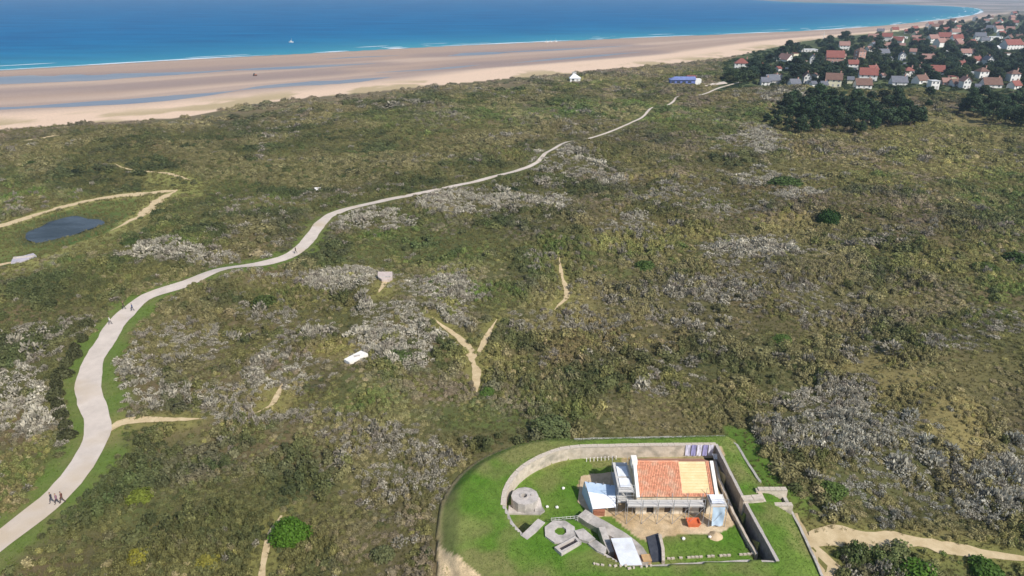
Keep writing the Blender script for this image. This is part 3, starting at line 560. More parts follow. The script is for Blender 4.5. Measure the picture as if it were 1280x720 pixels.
for (xa, xb) in ((0, bw),):
    V = [roofpt(xa, 0, -.1), roofpt(xb, 0, -.1), roofpt(xb, 1, -.1), roofpt(xa, 1, -.1), roofpt(xa, 0, .02), roofpt(xb, 0, .02), roofpt(xb, 1, .02), roofpt(xa, 1, .02)]
    rf.add(V, [(3, 2, 1, 0), (4, 5, 6, 7), (0, 1, 5, 4), (1, 2, 6, 5), (2, 3, 7, 6), (3, 0, 4, 7)])
roof = rf.build('roof', M_board, bld)
bs = MB(); V = [(0, yr + .01, RZ), (bw, yr + .01, RZ), (bw, 2 * yr - ye, EZ), (0, 2 * yr - ye, EZ), (0, yr + .01, RZ - .12), (bw, yr + .01, RZ - .12), (bw, 2 * yr - ye, EZ - .12), (0, 2 * yr - ye, EZ - .12)]
bs.add(V, [(0, 1, 2, 3), (7, 6, 5, 4), (0, 4, 5, 1), (2, 6, 7, 3), (1, 5, 6, 2), (3, 7, 4, 0)]); bs.build('back_slope', M_tile, bld)
tl = MB(); rows, tw = 22, .21; xt = bw * .575
def barrel(x, t0, t1, r_=.085, up=.0):
    lift = random.uniform(0, .015); V = []; n = 5
    for (t, u) in ((t0, up + .06 + lift), (t1, up + .03 + lift)):
        for k in range(n):
            a = math.pi * k / (n - 1); V.append(roofpt(x - r_ * math.cos(a) * 1.1, t, u + r_ * .5 * math.sin(a)))
    tl.add(V, [(k, k + 1, n + k + 1, n + k) for k in range(n - 1)] + [tuple(range(n))])
for i in range(int(xt / tw)):
    for j in range(rows): barrel(.22 + i * tw + random.uniform(-.015, .015), j / rows - .004, (j + 1.15) / rows)
for i in range(int(xt / tw), int((bw - .3) / tw)):
    for j in range(0, 2): barrel(.22 + i * tw, j / rows, (j + 1.15) / rows)
for i in range(int((bw - .75) / tw), int((bw - .3) / tw)):
    for j in range(2, rows): barrel(.22 + i * tw, j / rows, (j + 1.15) / rows)
t_o = tl.build('roof_tiles', M_tile, roof); t_o['kind'] = 'stuff'
for j in range(11):
    t = .13 + j * .078; mb = MB(); a = roofpt(xt + .15, t, .05); b = roofpt(bw - .8, t, .05); mb.tube(a, b, .035, n=4); mb.build('batten', M_batten, roof)
for xx in (.02, bw - .02):
    mb = MB(); V = []
    for up in (-.1, .32):
        V += [roofpt(xx - .2, -.03, up), roofpt(xx + .2, -.03, up), roofpt(xx + .2, 1.0, up), roofpt(xx - .2, 1.0, up)]
    mb.add(V, [(3, 2, 1, 0), (4, 5, 6, 7), (0, 1, 5, 4), (1, 2, 6, 5), (2, 3, 7, 6), (3, 0, 4, 7)]); mb.build('gable_coping', M_white, bld)
MB().box((.0, yr + .1, RZ - .1), (.7, 1.1, 1.2)).build('chimney', M_white, bld)
MB().tube(roofpt(.2, 1, .08), roofpt(xt, 1, .08), .13, n=8).build('ridge_tile', M_tile, roof)

# scaffolding
M_steel = mat('galvanised_tube', (.34, .34, .35), rough=.45, scale=5)
M_deck = mat('scaffold_deck', (.50, .47, .43), rough=.8, scale=1.5, col2=(.66, .63, .59), stain=(.40, .36, .31))
def scaffold(name, label, org, L, W, levels, bays, rail=True, deckm=None):
    r = empty(name, (org[0], org[1], 0)); tag(r, label, 'scaffolding', 'scaffolding round the stone building')
    top = levels[-1] + (1.0 if rail else .1); bx_ = [L * i / bays for i in range(bays + 1)]
    for x in bx_:
        for y in (0, W): MB().tube((x, y, 0), (x, y, top), .035, n=6).build('standard', M_steel, r)
    for z in levels:
        for y in (0, W): MB().tube((-.1, y, z - .1), (L + .1, y, z - .1), .03, n=6).build('ledger', M_steel, r)
        for x in bx_: MB().tube((x, -.1, z - .1), (x, W + .1, z - .1), .03, n=6).build('transom', M_steel, r)
        nb = max(2, int(W / .32))
        for i in range(bays):
            for k in range(nb):
                bwid = W / nb; MB().box((0, 0, 0), (L / bays - .05, bwid - .03, .05)).build('deck_board', deckm or M_deck, r, loc=(bx_[i] + L / bays / 2, bwid * (k + .5), z + random.uniform(0, .015)))
        if rail:
            for zz in (z + .5, z + 1.0): MB().tube((-.05, 0, zz), (L + .05, 0, zz), .025, n=6).build('guard_rail', M_steel, r)
    for x in bx_[:-1]: MB().tube((x, -.05, .1), (x + L / bays, -.05, levels[0] - .1), .025, n=6).build('brace', M_steel, r)
    return r
fz = 2.75; fy0 = at(830, 633, fz)[1]; fx0 = at(784, 630, fz)[0]; fx1 = at(880, 630, fz)[0]
scaffold('scaffolding', 'long low scaffold with pale deck boards along the front eaves of the stone building', (fx0, fy0), fx1 - fx0, 1.15, [fz], 5)
lx0 = at(773, 610, 1.5)[0]; lx1 = x0 - .45
scaffold('scaffolding', 'scaffold with white decks against the left gable of the stone building', (lx1 - 1.9, yE + .2), 1.9, 5.6, [2.0, 3.6], 1, True)
rx0 = at(880, 640, 1.5)[0]
sr = scaffold('scaffolding', 'square scaffold tower at the right corner of the stone building', (rx0 + .4, fy0 - .5), 2.0, 2.1, [3.2], 1, True)
# ladder-like white sheets lying on the left scaffold
M_sheet = mat('white_sheeting', (.68, .70, .74), rough=.6, scale=1.5, col2=(.82, .83, .86))
M_bluesheet = mat('pale_blue_tarp_and_shade', (.38, .50, .64), rough=.5, scale=1.2, col2=(.52, .62, .74))
def rumpled(name, corners, m, label, cat, nx_=8, ny_=8, amp=.06, th=.02, group=None, seed=0):
    """thin sheet with folds between four corners"""
    r = np.random.default_rng(seed); c = [np.array(p, float) for p in corners]; V = []; F = []
    o0 = c[0]
    ph = r.uniform(0, 6, 4)
    for j in range(ny_ + 1):
        for i in range(nx_ + 1):
            u, v = i / nx_, j / ny_; p = (c[0] * (1 - u) + c[1] * u) * (1 - v) + (c[3] * (1 - u) + c[2] * u) * v
            nrm = np.cross(c[1] - c[0], c[3] - c[0]); nrm /= np.linalg.norm(nrm)
            V.append(p + nrm * (amp * math.sin(u * 9 + ph[0] + 2 * v) * math.sin(v * 5 + ph[1]) + r.normal(0, amp * .25) - amp * 1.5 * math.sin(math.pi * u) * math.sin(math.pi * v)) - o0)
    n = len(V); V = V + [v - np.array((0, 0, th)) for v in V]; W_ = nx_ + 1
    for j in range(ny_):
        for i in range(nx_):
            a = j * W_ + i; F += [(a, a + 1, a + W_ + 1, a + W_), (n + a + W_, n + a + W_ + 1, n + a + 1, n + a)]
    o = MB().add(V, F).build(name, m, smooth=True, loc=tuple(o0))
    return tag(o, label, cat, group)
sx0 = lx1 - 1.55
for k, (za, zbq, ya, yb, lb) in enumerate([(3.72, 3.72, yE + 3.0, yE + 4.9, 'white sheet lying on the far end of the left scaffold'), (3.72, 3.72, yE + .9, yE + 2.6, 'white sheet lying on the near end of the left scaffold')]):
    rumpled('sheet', [(sx0, ya, za), (sx0 + 1.3, ya, za), (sx0 + 1.3, yb, zbq), (sx0, yb, zbq)], M_sheet, lb, 'sheet', amp=.03, seed=k)
tx0 = rx0 + .75; rumpled('tarpaulin', [(tx0, fy0 - .62, .35), (tx0 + 1.4, fy0 - .62, .3), (tx0 + 1.4, fy0 - .55, 3.1), (tx0 - .1, fy0 - .55, 3.1)], M_bluesheet, 'pale blue tarpaulin hanging from the right scaffold tower', 'tarpaulin', amp=.08, seed=5)
rumpled('sheet', [(rx0 + .6, fy0 - .3, 3.42), (rx0 + 2.1, fy0 - .3, 3.42), (rx0 + 2.1, fy0 + 1.3, 3.44), (rx0 + .6, fy0 + 1.3, 3.44)], M_sheet, 'white sheet on top of the right scaffold tower', 'sheet', amp=.03, seed=6)
# sheets draped over the far courtyard wall
wy = court[7][1] - .36
for k in range(5):
    xa = at(858 + 7.2 * k, 563, 1.5)[0]; b = at(864 + 7.2 * k, 563, 1.5)[0]
    rumpled('draped_sheet', [(xa, wy - .03, .35), (b, wy - .03, .3), (b, wy + .02, RT + .32), (xa, wy + .02, RT + .32)], mat('draped_sheet_%d' % k, [(.55, .53, .66), (.28, .27, .48), (.62, .60, .70), (.30, .28, .50), (.60, .58, .68)][k], rough=.7, scale=1.5), ['pale lilac sheet, leftmost of those hung on the far wall', 'violet sheet hung second along the far wall', 'whitish sheet in the middle of those hung on the far wall', 'violet sheet hung fourth along the far wall', 'whitish sheet hung in the far right corner of the courtyard wall'][k], 'sheet', 6, 6, amp=.05, group='sheets hung on the far courtyard wall', seed=20 + k)
rumpled('sheet', [(*at(893, 571, 1.0), .6), (*at(898, 571, 1.0), .6), (*at(897, 562, 1.9), 1.2), (*at(891, 562, 1.9), 1.2)], M_sheet, 'crumpled white sheet in the yard corner behind the bare roof boards', 'sheet', amp=.1, seed=33)

# tarpaulin shelter left of the building
tc_ = [at(731, 601, 2.2), at(769, 606, 2.2), at(770, 633, 1.5), at(741, 635, 1.5)]
sh = empty('tarpaulin_shelter', (tc_[3][0], tc_[3][1], 0)); tag(sh, 'lean-to shelter with a white tarpaulin roof, its rear half painted shade blue, on poles', 'shelter')
def sub(p, z): return (p[0] - tc_[3][0], p[1] - tc_[3][1], z)
midl = at(735, 615, 1.95); midr = at(769.5, 621, 1.95)
def panel(name, cs, m, parent, th=.04, folds=0):
    V = [c for c in cs] + [(c[0], c[1], c[2] - th) for c in cs]; return MB().add(V, [(0, 1, 2, 3), (7, 6, 5, 4), (0, 4, 5, 1), (1, 5, 6, 2), (2, 6, 7, 3), (3, 7, 4, 0)]).build(name, m, parent)
panel('roof_sheet', [sub(midl, 1.96), sub(midr, 1.96), sub(tc_[1], 2.1), sub(tc_[0], 2.1)], M_bluesheet, sh).data['x'] = 0  # rear half of the white roof, bluish shade put into its colour
panel('roof_sheet', [sub(tc_[3], 1.35), sub(tc_[2], 1.4), sub(midr, 2.0), sub(midl, 2.0)], M_sheet, sh)
panel('side_sheet', [sub(at(728, 602, 2.0), .2), sub(tc_[3], .2), sub(tc_[3], 1.33), sub(at(730, 601, 2.2), 2.08)], M_bluesheet, sh)  # bluish shade of the left side painted in
for p, z in zip(tc_, (2.08, 2.08, 1.36, 1.33)): MB().tube(sub(p, 0), sub(p, z), .04, n=6).build('pole', M_steel, sh)
for i in range(4): 
    p = at(736 + 9 * i, 602.5 + 1.3 * i, 2.2); MB().tube(sub(p, 1.9), sub(p, 2.45), .05, n=6).build('ridge_peg', M_dark_stone, sh)
# rough stone pad under and behind the shelter
MB().prism([at(726, 596), at(776, 589), at(777, 640), at(745, 648), at(722, 628)], -.1, .1).build('ground_pad', M_sandy)
bpy.data.objects['ground_pad']['kind'] = 'structure'
M_brown = mat('rusty_brown_paint', (.32, .12, .07), rough=.7, scale=3, col2=(.42, .18, .11))
def crate(org, d, rz, m, label, cat='crate', name='crate'):
    r = empty(name, (org[0], org[1], org[2] if len(org) > 2 else 0), rz); tag(r, label, cat); L, W, Hh = d
    for z in np.linspace(.12, Hh - .1, 3):
        for y in (-W / 2, W / 2): MB().box((0, y, z), (L, .05, Hh / 3 - .05)).build('side_board', m, r)
        for x in (-L / 2, L / 2): MB().box((x, 0, z), (.05, W - .1, Hh / 3 - .05)).build('end_board', m, r)
    MB().box((0, 0, .06), (L - .1, W - .1, .06)).build('base_board', m, r); MB().box((0, 0, Hh - .02), (L + .08, W + .08, .05)).build('lid', m, r)
    return r
p = at(748.5, 643, 0); crate((p[0], p[1], 0.1), (1.35, .7, .75), -.12, M_brown, 'reddish brown crate in front of the tarpaulin shelter')
M_orange = mat('orange_plastic', (.55, .12, .045), rough=.6, scale=2, col2=(.66, .18, .08))
p = at(866, 656, 0)
skip = empty('orange_skip', (p[0], p[1], 0)); tag(skip, 'orange tub of building material before the stone building', 'skip')
def frustum(w0, d0, w1, d1, z0, z1, n=4):
    return MB().add([(-w0, -d0, z0), (w0, -d0, z0), (w0, d0, z0), (-w0, d0, z0), (-w1, -d1, z1), (w1, -d1, z1), (w1, d1, z1), (-w1, d1, z1), (-w1 * .88, -d1 * .85, z1), (w1 * .88, -d1 * .85, z1), (w1 * .88, d1 * .85, z1), (-w1 * .88, d1 * .85, z1), (-w1 * .8, -d1 * .75, z1 - .25), (w1 * .8, -d1 * .75, z1 - .25), (w1 * .8, d1 * .75, z1 - .25), (-w1 * .8, d1 * .75, z1 - .25)],
        [(3, 2, 1, 0), (0, 1, 5, 4), (1, 2, 6, 5), (2, 3, 7, 6), (3, 0, 4, 7), (4, 5, 9, 8), (5, 6, 10, 9), (6, 7, 11, 10), (7, 4, 8, 11), (8, 9, 13, 12), (9, 10, 14, 13), (10, 11, 15, 14), (11, 8, 12, 15), (12, 13, 14, 15)])
frustum(.6, .4, .8, .55, 0, .65).build('tub', M_orange, skip); MB().tube((-.8, -.58, .6), (.8, -.58, .6), .03).build('rim_bar', M_orange, skip)
# heap of sand, white shed, dark stair pit, hatch
def heap(name, px, py, r, h, m, label, cat, z=0, seed=0):
    x, y = at(px, py, z); mb = MB(); rr = np.random.default_rng(seed); V = [(0, 0, h)]; F = []; n = 18
    for k in range(1, 6):
        for a in range(n):
            q_ = r * k / 5 * (1 + rr.normal(0, .05)); V.append((q_ * math.cos(2 * math.pi * a / n), q_ * math.sin(2 * math.pi * a / n), h * (1 - k / 5) ** 1.1 + rr.normal(0, .03) * (k < 5) - .06 * (k == 5)))
    for a in range(n): F.append((0, 1 + a, 1 + (a + 1) % n))
    for k in range(4):
        for a in range(n): b = 1 + k * n; F.append((b + a, b + n + a, b + n + (a + 1) % n, b + (a + 1) % n))
    o = mb.add(V, F).build(name, m, smooth=True, loc=(x, y, z)); return tag(o, label, cat)
heap('sand_heap', 894, 670, .95, .55, M_sandy, 'pale heap of sand at the corner of the inner lawn', 'heap', 0, 1)
sc = [at(765, 674, 2.0), at(788, 673, 2.0), at(801, 705, 1.9), at(777, 706, 1.9)]
shed = empty('white_shed', (sc[3][0], sc[3][1], 0)); tag(shed, 'small shed with a plain flat white roof beside the broad wall', 'shed')
def ss(p, z): return (p[0] - sc[3][0], p[1] - sc[3][1], z)
MB().prism([ss(p, 0)[:2] for p in (sc[0], sc[1], sc[2], sc[3])], -.1, 1.88).build('wall', M_brown, shed).scale = (1, 1, 1)
M_roofw = mat('white_sheet_roof', (.62, .64, .68), rough=.5, scale=1.8, col2=(.74, .75, .78), stain=(.56, .56, .56))
V = [ss(sc[0], 2.02), ss(sc[1], 2.02), ss(sc[2], 1.94), ss(sc[3], 1.94)]; V = [(x * 1.0 + dx, y + dy, z) for (x, y, z), dx, dy in zip(V, (-.12, .12, .12, -.12), (.12, .12, -.12, -.12))]
panel('roof', V[::-1], M_roofw, shed, .08)
wall_strip('stair_wall', [at(825, 668, .5), at(829, 685, .5), at(829, 701, .5)], -.9, .5, .35, M_stone, 'small curved pale wall beside the dark stair pit', seed=15)
M_slate = mat('dark_slab', (.035, .04, .055), rough=.6, scale=2, col2=(.07, .075, .09))  # near-black blue-grey slab laid flat in place of the stair pit
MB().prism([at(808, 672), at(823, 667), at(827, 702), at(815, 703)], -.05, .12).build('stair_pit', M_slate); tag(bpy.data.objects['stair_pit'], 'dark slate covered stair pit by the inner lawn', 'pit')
ht = at(808, 697, 1.0); crate((ht[0], ht[1]), (.95, .9, 1.0), .1, mat('tan_plywood', (.42, .27, .13), scale=2, col2=(.54, .36, .19)), 'tan plywood box between the white shed and the stair pit', 'box', 'plywood_box')
# rail fence on the inner lawn
fa, fb = at(689, 655, .05), at(722, 652, .05); fe = empty('rail_fence', (fa[0], fa[1], 0)); tag(fe, 'short pale rail fence between the two bunkers', 'fence')
M_rail = mat('pale_rail', (.55, .54, .52), rough=.6, scale=4)
vx, vy = fb[0] - fa[0], fb[1] - fa[1]
for k in range(8): MB().box((vx * k / 7, vy * k / 7, .5), (.07, .07, 1.0)).build('post', M_rail, fe)
for z in (.35, .65, .95): MB().tube((0, 0, z), (vx, vy, z), .03, n=5).build('rail', M_rail, fe)
for k in range(9):
    p = at(733 + 4.6 * k, 577 - .35 * k, 0); o = MB().tube((0, 0, 0), (0, 0, .55), .07, .06, n=7).tube((0, 0, .55), (0, 0, .62), .09, .05, n=7).build('marker_post', M_white, loc=(p[0], p[1], 0)); tag(o, 'small white marker post, %s from the left in the row below the curved wall' % ['first', 'second', 'third', 'fourth', 'fifth', 'sixth', 'seventh', 'eighth', 'last'][k], 'post', 'row of white marker posts below the curved wall')
# edging stones on the inner lawn
se = empty('stone_edging', (*at(840, 699, 0), 0)); tag(se, 'line of small pale edging stones along the front of the inner lawn', 'edging'); ex, ey = at(840, 699, 0)
for k in range(22):
    p = at(836 + 5 * k, 699 - .28 * k, 0)
    if random.random() < .8: MB().box((0, 0, 0), (.38, .2, .22)).build('stone', M_stone, se, loc=(p[0] - ex, p[1] - ey, .1), rz=random.uniform(-.3, .3))
fz_ = rz1(*at(780, 712, RT)); ex, ey = at(770, 710, RT); se2 = empty('stone_edging', (ex, ey, RT)); tag(se2, 'scattered pale stones on the grass before the white shed', 'stones')
for k in range(12):
    p = at(742 + 6.5 * k + random.uniform(-2, 2), 706 + 2.8 * math.sin(k * .35) + (k > 6) * 4, RT); MB().box((0, 0, 0), (random.uniform(.2, .4), .2, .2)).build('stone', M_stone, se2, loc=(p[0] - ex, p[1] - ey, .16), rz=random.uniform(-.6, .6))
for k, (px, py, lb) in enumerate([(704, 611, 'white stone lying alone on the lawn behind the round bunker'), (696, 635, 'small white stone on the lawn above the rail fence'), (684, 634, 'pale stone on the lawn right of the round bunker'), (854, 674, 'white bucket-sized stone on the inner lawn'), (887, 672, 'pale stone beside the sand heap'), (866, 651, 'pale rubble block before the stone building')]):
    p = at(px, py, 0); bm = bmesh.new(); bmesh.ops.create_icosphere(bm, subdivisions=1, radius=.24)
    for v_ in bm.verts: v_.co *= random.uniform(.8, 1.15); v_.co.z *= .7
    me = bpy.data.meshes.new('stone'); bm.to_mesh(me); bm.free(); me.materials.append(M_white); tag(link('stone', me, loc=(p[0], p[1], .12)), lb, 'stone')

# ------------------------------------------------------------------ vegetation
def leaf_cloud(n, rad, size, seed, flat=1.0, kind='leaf', lump=.35, core=True):
    """dome of small leaves: returns verts, faces. rad 1 = unit bush"""
    r = np.random.default_rng(seed); V = []; F = []
    lob = r.normal(0, 1, (6, 3)); lob[:, 2] = np.abs(lob[:, 2]); lob /= np.linalg.norm(lob, axis=1)[:, None]
    for i in range(n):
        d = r.normal(0, 1, 3); d[2] = abs(d[2]) * 1.1; d /= np.linalg.norm(d)
        k = 1 - lump + lump * max(0, float((lob @ d).max())) ** 3
        p = d * rad * k * r.uniform(.62, 1.04) ** .7; p[2] *= flat
        s = size * r.uniform(.6, 1.4)
        if kind == 'twig':
            u = d * .9 + np.array((0, 0, .35)) + r.normal(0, .45, 3); u /= np.linalg.norm(u); w = np.cross(u, r.normal(0, 1, 3)); w /= np.linalg.norm(w) + 1e-9
            a, b = u * s * 1.6, w * s * .32
            b0 = len(V); V += [p - b, p + b, p + a * .7 + b * .9, p + a, p + a * .6 - b * .9]; F.append((b0, b0 + 1, b0 + 2, b0 + 3, b0 + 4))
        else:
            nrm = d + r.normal(0, .55, 3); nrm /= np.linalg.norm(nrm); u = np.cross(nrm, r.normal(0, 1, 3)); u /= np.linalg.norm(u) + 1e-9; w = np.cross(nrm, u)
            b0 = len(V); V += [p - u * s * .5, p + w * s * .42, p + u * s * .5, p - w * s * .42]; F.append((b0, b0 + 1, b0 + 2, b0 + 3))
    if core:
        n1, n2 = 9, 4; b0 = len(V)
        for j in range(n2):
            el = (math.pi / 2) * j / n2
            for i in range(n1):
                az = 2 * math.pi * i / n1; d = np.array((math.cos(az) * math.cos(el), math.sin(az) * math.cos(el), math.sin(el))); k = 1 - lump + lump * max(0, float((lob @ d).max())) ** 3
                V.append(d * rad * k * .72 * r.uniform(.85, 1.1) * np.array((1, 1, flat)))
        V.append(np.array((0, 0, rad * .6 * flat)))
        for j in range(n2 - 1):
            for i in range(n1): F.append((b0 + j * n1 + i, b0 + j * n1 + (i + 1) % n1, b0 + (j + 1) * n1 + (i + 1) % n1, b0 + (j + 1) * n1 + i))
        for i in range(n1): F.append((b0 + (n2 - 1) * n1 + i, b0 + (n2 - 1) * n1 + (i + 1) % n1, len(V) - 1))
    return [tuple(v) for v in V], F
def grass_tuft(n, h, seed):
    r = np.random.default_rng(seed); V = []; F = []
    for i in range(n):
        a = r.uniform(0, 6.28); q_ = r.uniform(0, .45); p = np.array((q_ * math.cos(a), q_ * math.sin(a), -.05)); t = p + np.array((r.normal(0, .25), r.normal(0, .25), h * r.uniform(.5, 1.1)))
        w = np.array((math.cos(a + 1.5), math.sin(a + 1.5), 0)) * .06; b0 = len(V); V += [p - w, p + w, t]; F.append((b0, b0 + 1, b0 + 2))
    return [tuple(v) for v in V], F
def scatter(name, variants, pos, rot, scl, tint, material, label, cat):
    """one plant cover: the variants and the places are in one mesh, geometry nodes put the first on the second"""
    V = []; F = []; var = []
    for k, (v, f) in enumerate(variants): b0 = len(V); V += v; F += [tuple(b0 + i for i in q_) for q_ in f]; var += [k] * len(v)
    nb = len(V); n = len(pos); me = bpy.data.meshes.new(name); me.from_pydata(V + [tuple(p) for p in pos.tolist()], [], F); me.materials.append(material)
    A = me.attributes
    def put(nm, ty, arr, fld): a = A.new(nm, ty, 'POINT'); a.data.foreach_set(fld, np.ascontiguousarray(arr).ravel())
    put('variant', 'INT', np.array(var + [-1] * n, np.int32), 'value')
    put('pick', 'INT', np.concatenate([np.zeros(nb), rng.integers(0, len(variants), n)]).astype(np.int32), 'value')
    put('rot', 'FLOAT_VECTOR', np.concatenate([np.zeros((nb, 3)), rot]).astype(np.float32), 'vector')
    put('scl', 'FLOAT_VECTOR', np.concatenate([np.ones((nb, 3)), scl]).astype(np.float32), 'vector')
    put('tint', 'FLOAT_COLOR', np.concatenate([np.ones((nb, 4)), np.concatenate([tint, np.ones((n, 1))], 1)]).astype(np.float32), 'color')
    o = link(name, me); ng = bpy.data.node_groups.new(name + '_nodes', 'GeometryNodeTree'); N = ng.nodes; L = ng.links
    ng.interface.new_socket('Geometry', in_out='INPUT', socket_type='NodeSocketGeometry'); ng.interface.new_socket('Geometry', in_out='OUTPUT', socket_type='NodeSocketGeometry')
    gi = N.new('NodeGroupInput'); go = N.new('NodeGroupOutput')
    def attr(nm, ty): a = N.new('GeometryNodeInputNamedAttribute'); a.data_type = ty; a.inputs['Name'].default_value = nm; return a.outputs['Attribute']
    va = attr('variant', 'INT')
    def sel(k):
        c = N.new('FunctionNodeCompare'); c.data_type = 'INT'; c.operation = 'EQUAL'; L.new(va, c.inputs[2]); c.inputs[3].default_value = k
        s = N.new('GeometryNodeSeparateGeometry'); s.domain = 'POINT'; L.new(gi.outputs[0], s.inputs['Geometry']); L.new(c.outputs[0], s.inputs['Selection']); return s.outputs['Selection']
    j = N.new('GeometryNodeJoinGeometry')
    for k in range(len(variants)): t = N.new('GeometryNodeGeometryToInstance'); L.new(sel(k), t.inputs[0]); L.new(t.outputs[0], j.inputs[0])
    ip = N.new('GeometryNodeInstanceOnPoints'); L.new(sel(-1), ip.inputs['Points']); L.new(j.outputs[0], ip.inputs['Instance']); ip.inputs['Pick Instance'].default_value = True
    L.new(attr('pick', 'INT'), ip.inputs['Instance Index']); L.new(attr('rot', 'FLOAT_VECTOR'), ip.inputs['Rotation']); L.new(attr('scl', 'FLOAT_VECTOR'), ip.inputs['Scale'])
    L.new(ip.outputs[0], go.inputs[0]); md = o.modifiers.new('plants', 'NODES'); md.node_group = ng
    return tag(o, label, cat, kind='stuff')
M_leaf = mat_leaf('scrub_leaf', 'tint', .25, lo=.7, hi=1.35); M_twig = mat_leaf('scrub_twig', 'tint', .2, lo=.6, hi=1.3); M_grassb = mat_leaf('grass_blade', 'tint', .3)

bands = [(42, 95, .66), (95, 150, .82), (150, 230, 1.1), (230, 340, 1.5), (340, 760, 2.3)]
PX, PY, PS = [], [], []
for y0, y1, s in bands:
    w_ = .82 * (.915 * y1 + 24) + 10; gxx, gyy = np.meshgrid(np.arange(-w_, w_, s), np.arange(y0, y1, s)); gxx = gxx.ravel() + rng.uniform(-.5, .5, gxx.size) * s; gyy = gyy.ravel() + rng.uniform(-.5, .5, gyy.size) * s
    k = np.abs(gxx) < .82 * (.915 * gyy + 24) + 10; PX.append(gxx[k]); PY.append(gyy[k]); PS.append(np.full(k.sum(), s))
px_ = np.concatenate(PX); py_ = np.concatenate(PY); ps_ = np.concatenate(PS)
village_poly = [at(*p) for p in [(893, 118), (935, 112), (960, 109), (1290, 116), (1480, 120), (1480, 8), (1000, 46), (930, 66), (905, 78)]]
invil = inpoly(px_, py_, village_poly); ok = inpoly(px_, py_, land_poly) & (~invil | (rng.uniform(0, 1, px_.shape) < .35)) & ~(inpoly(px_, py_, outer_s) | (polydist(px_, py_, outer_s, True) < .5)) & ~inpoly(px_, py_, meadow)
px_, py_, ps_, invil = px_[ok], py_[ok], ps_[ok], invil[ok]
dr_ = polydist(px_, py_, road[::3]); dt_ = np.full(px_.shape, 1e3)
for n_, l_, w_ in trail_w: dt_ = np.minimum(dt_, polydist(px_, py_, l_[::3]) - np.mean(w_) / 2)
nA = fbm(px_, py_, 30, 501, 4); nB = fbm(px_, py_, 8, 511, 4); nC = fbm(px_, py_, 3, 521, 3); nD = fbm(px_, py_, 60, 531, 3)
g_ = patch(px_, py_, greys, .6, 61); gr_ = patch(px_, py_, greens, .6, 31); ye_ = patch(px_, py_, yels, .6, 41); br_ = patch(px_, py_, browns, .6, 51)
copse = np.zeros(px_.shape, bool)
for c_ in [(1055, 150, 100, 18), (1250, 142, 60, 18)]: copse |= ell(px_, py_, *c_) < .9
gatepad = ell(px_, py_, 1055, 668, 70, 12); veg = (1 - sstep(.7, 1.2, gatepad + (nC - .5)))
dens = np.ones(px_.shape); dens *= sstep(3.0 - 1.4 * sstep(110, 260, py_), 4.6 - 1.8 * sstep(110, 260, py_), dr_ + (nB - .5) * 3.0); dens *= sstep(.0, 2.4, dt_ + (nC - .5) * 2.2); dens *= 1 - .85 * veg
do_ = polydist(px_, py_, outer_s, True); dens *= np.where(px_ > 31, sstep(1.5, 3.6, do_ + (nC - .5) * 2), 1); dens *= 1 - .62 * np.clip(ye_, 0, 1); dens *= np.where(ell(px_, py_, 215, 226, 40, 16) < 1, .12, 1); dens *= np.where(copse, .3, 1); dens *= .1 + .9 * sstep(3, 15, polydist(px_, py_, meadow, True) + (nB - .5) * 12)
dens *= np.clip(.55 + 2.0 * (nB - .4), .22, 1)
dd_ = polydist(px_, py_, dune); dens *= .12 + .88 * sstep(0, 45, dd_ + (nA - .5) * 110)
take = rng.uniform(0, 1, px_.shape) < dens
def pick(a): return a[take]
px_, py_, ps_, nA, nB, nC, nD, g_, gr_, ye_, br_, dr_, dd_, invil = map(pick, (px_, py_, ps_, nA, nB, nC, nD, g_, gr_, ye_, br_, dr_, dd_, invil))
isg = rng.uniform(0, 1, px_.shape) < np.clip(g_ * 1.1 - .14 + (nC - .5) * 1.3 * (g_ > .05), 0, .94)
isg |= rng.uniform(0, 1, px_.shape) < np.clip((nA - .5) * .6, 0.006, .12)
hgt = np.clip(.72 + 2.8 * (nB - .5) + 1.0 * (nA - .5), .3, 1.8)
hgt = np.where(dr_ < 12, np.maximum(hgt, .9), hgt)
T_OL = np.array([.175, .165, .060]); T_DK = np.array([.085, .100, .040]); T_BR = np.array([.240, .180, .092]); T_GN = np.array([.120, .195, .042]); T_YG = np.array([.31, .28, .095]); T_MV = np.array([.265, .205, .155]); T_TN = np.array([.40, .32, .18])
n = len(px_); u1, u2, u3 = rng.uniform(0, 1, n), rng.uniform(0, 1, n), rng.uniform(0, 1, n)
tint = lerp(np.ones((n, 3)) * T_OL, T_DK, np.clip((nC - .45) * 2.2 + (u1 - .5) * .9, 0, 1)); tint = lerp(tint, T_BR, np.clip((nA - .52) * 2.6 + br_ * .7 + (u2 - .66) * .6, 0, .85)); tint = lerp(tint, T_GN, np.clip(gr_ * .9 + (nD - .55) * 1.5 + (nB - .5) + (u3 - .6) * .6, 0, .9) * (1 - .6 * br_))
tint = lerp(tint, T_YG, np.clip(ye_ * .9 + (u1 > .955) * .7, 0, .9)); tint = lerp(tint, T_TN, np.clip((u2 > .93) * .55 + ye_ * .35 * (u3 > .5), 0, .8)); tint = lerp(tint, T_MV, np.clip((fbm(px_, py_, 18, 541, 3) - .52) * 4, 0, .7) * (u3 > .35)); tint = lerp(tint, T_MV, np.clip(1 - dd_ / 55, 0, .7))
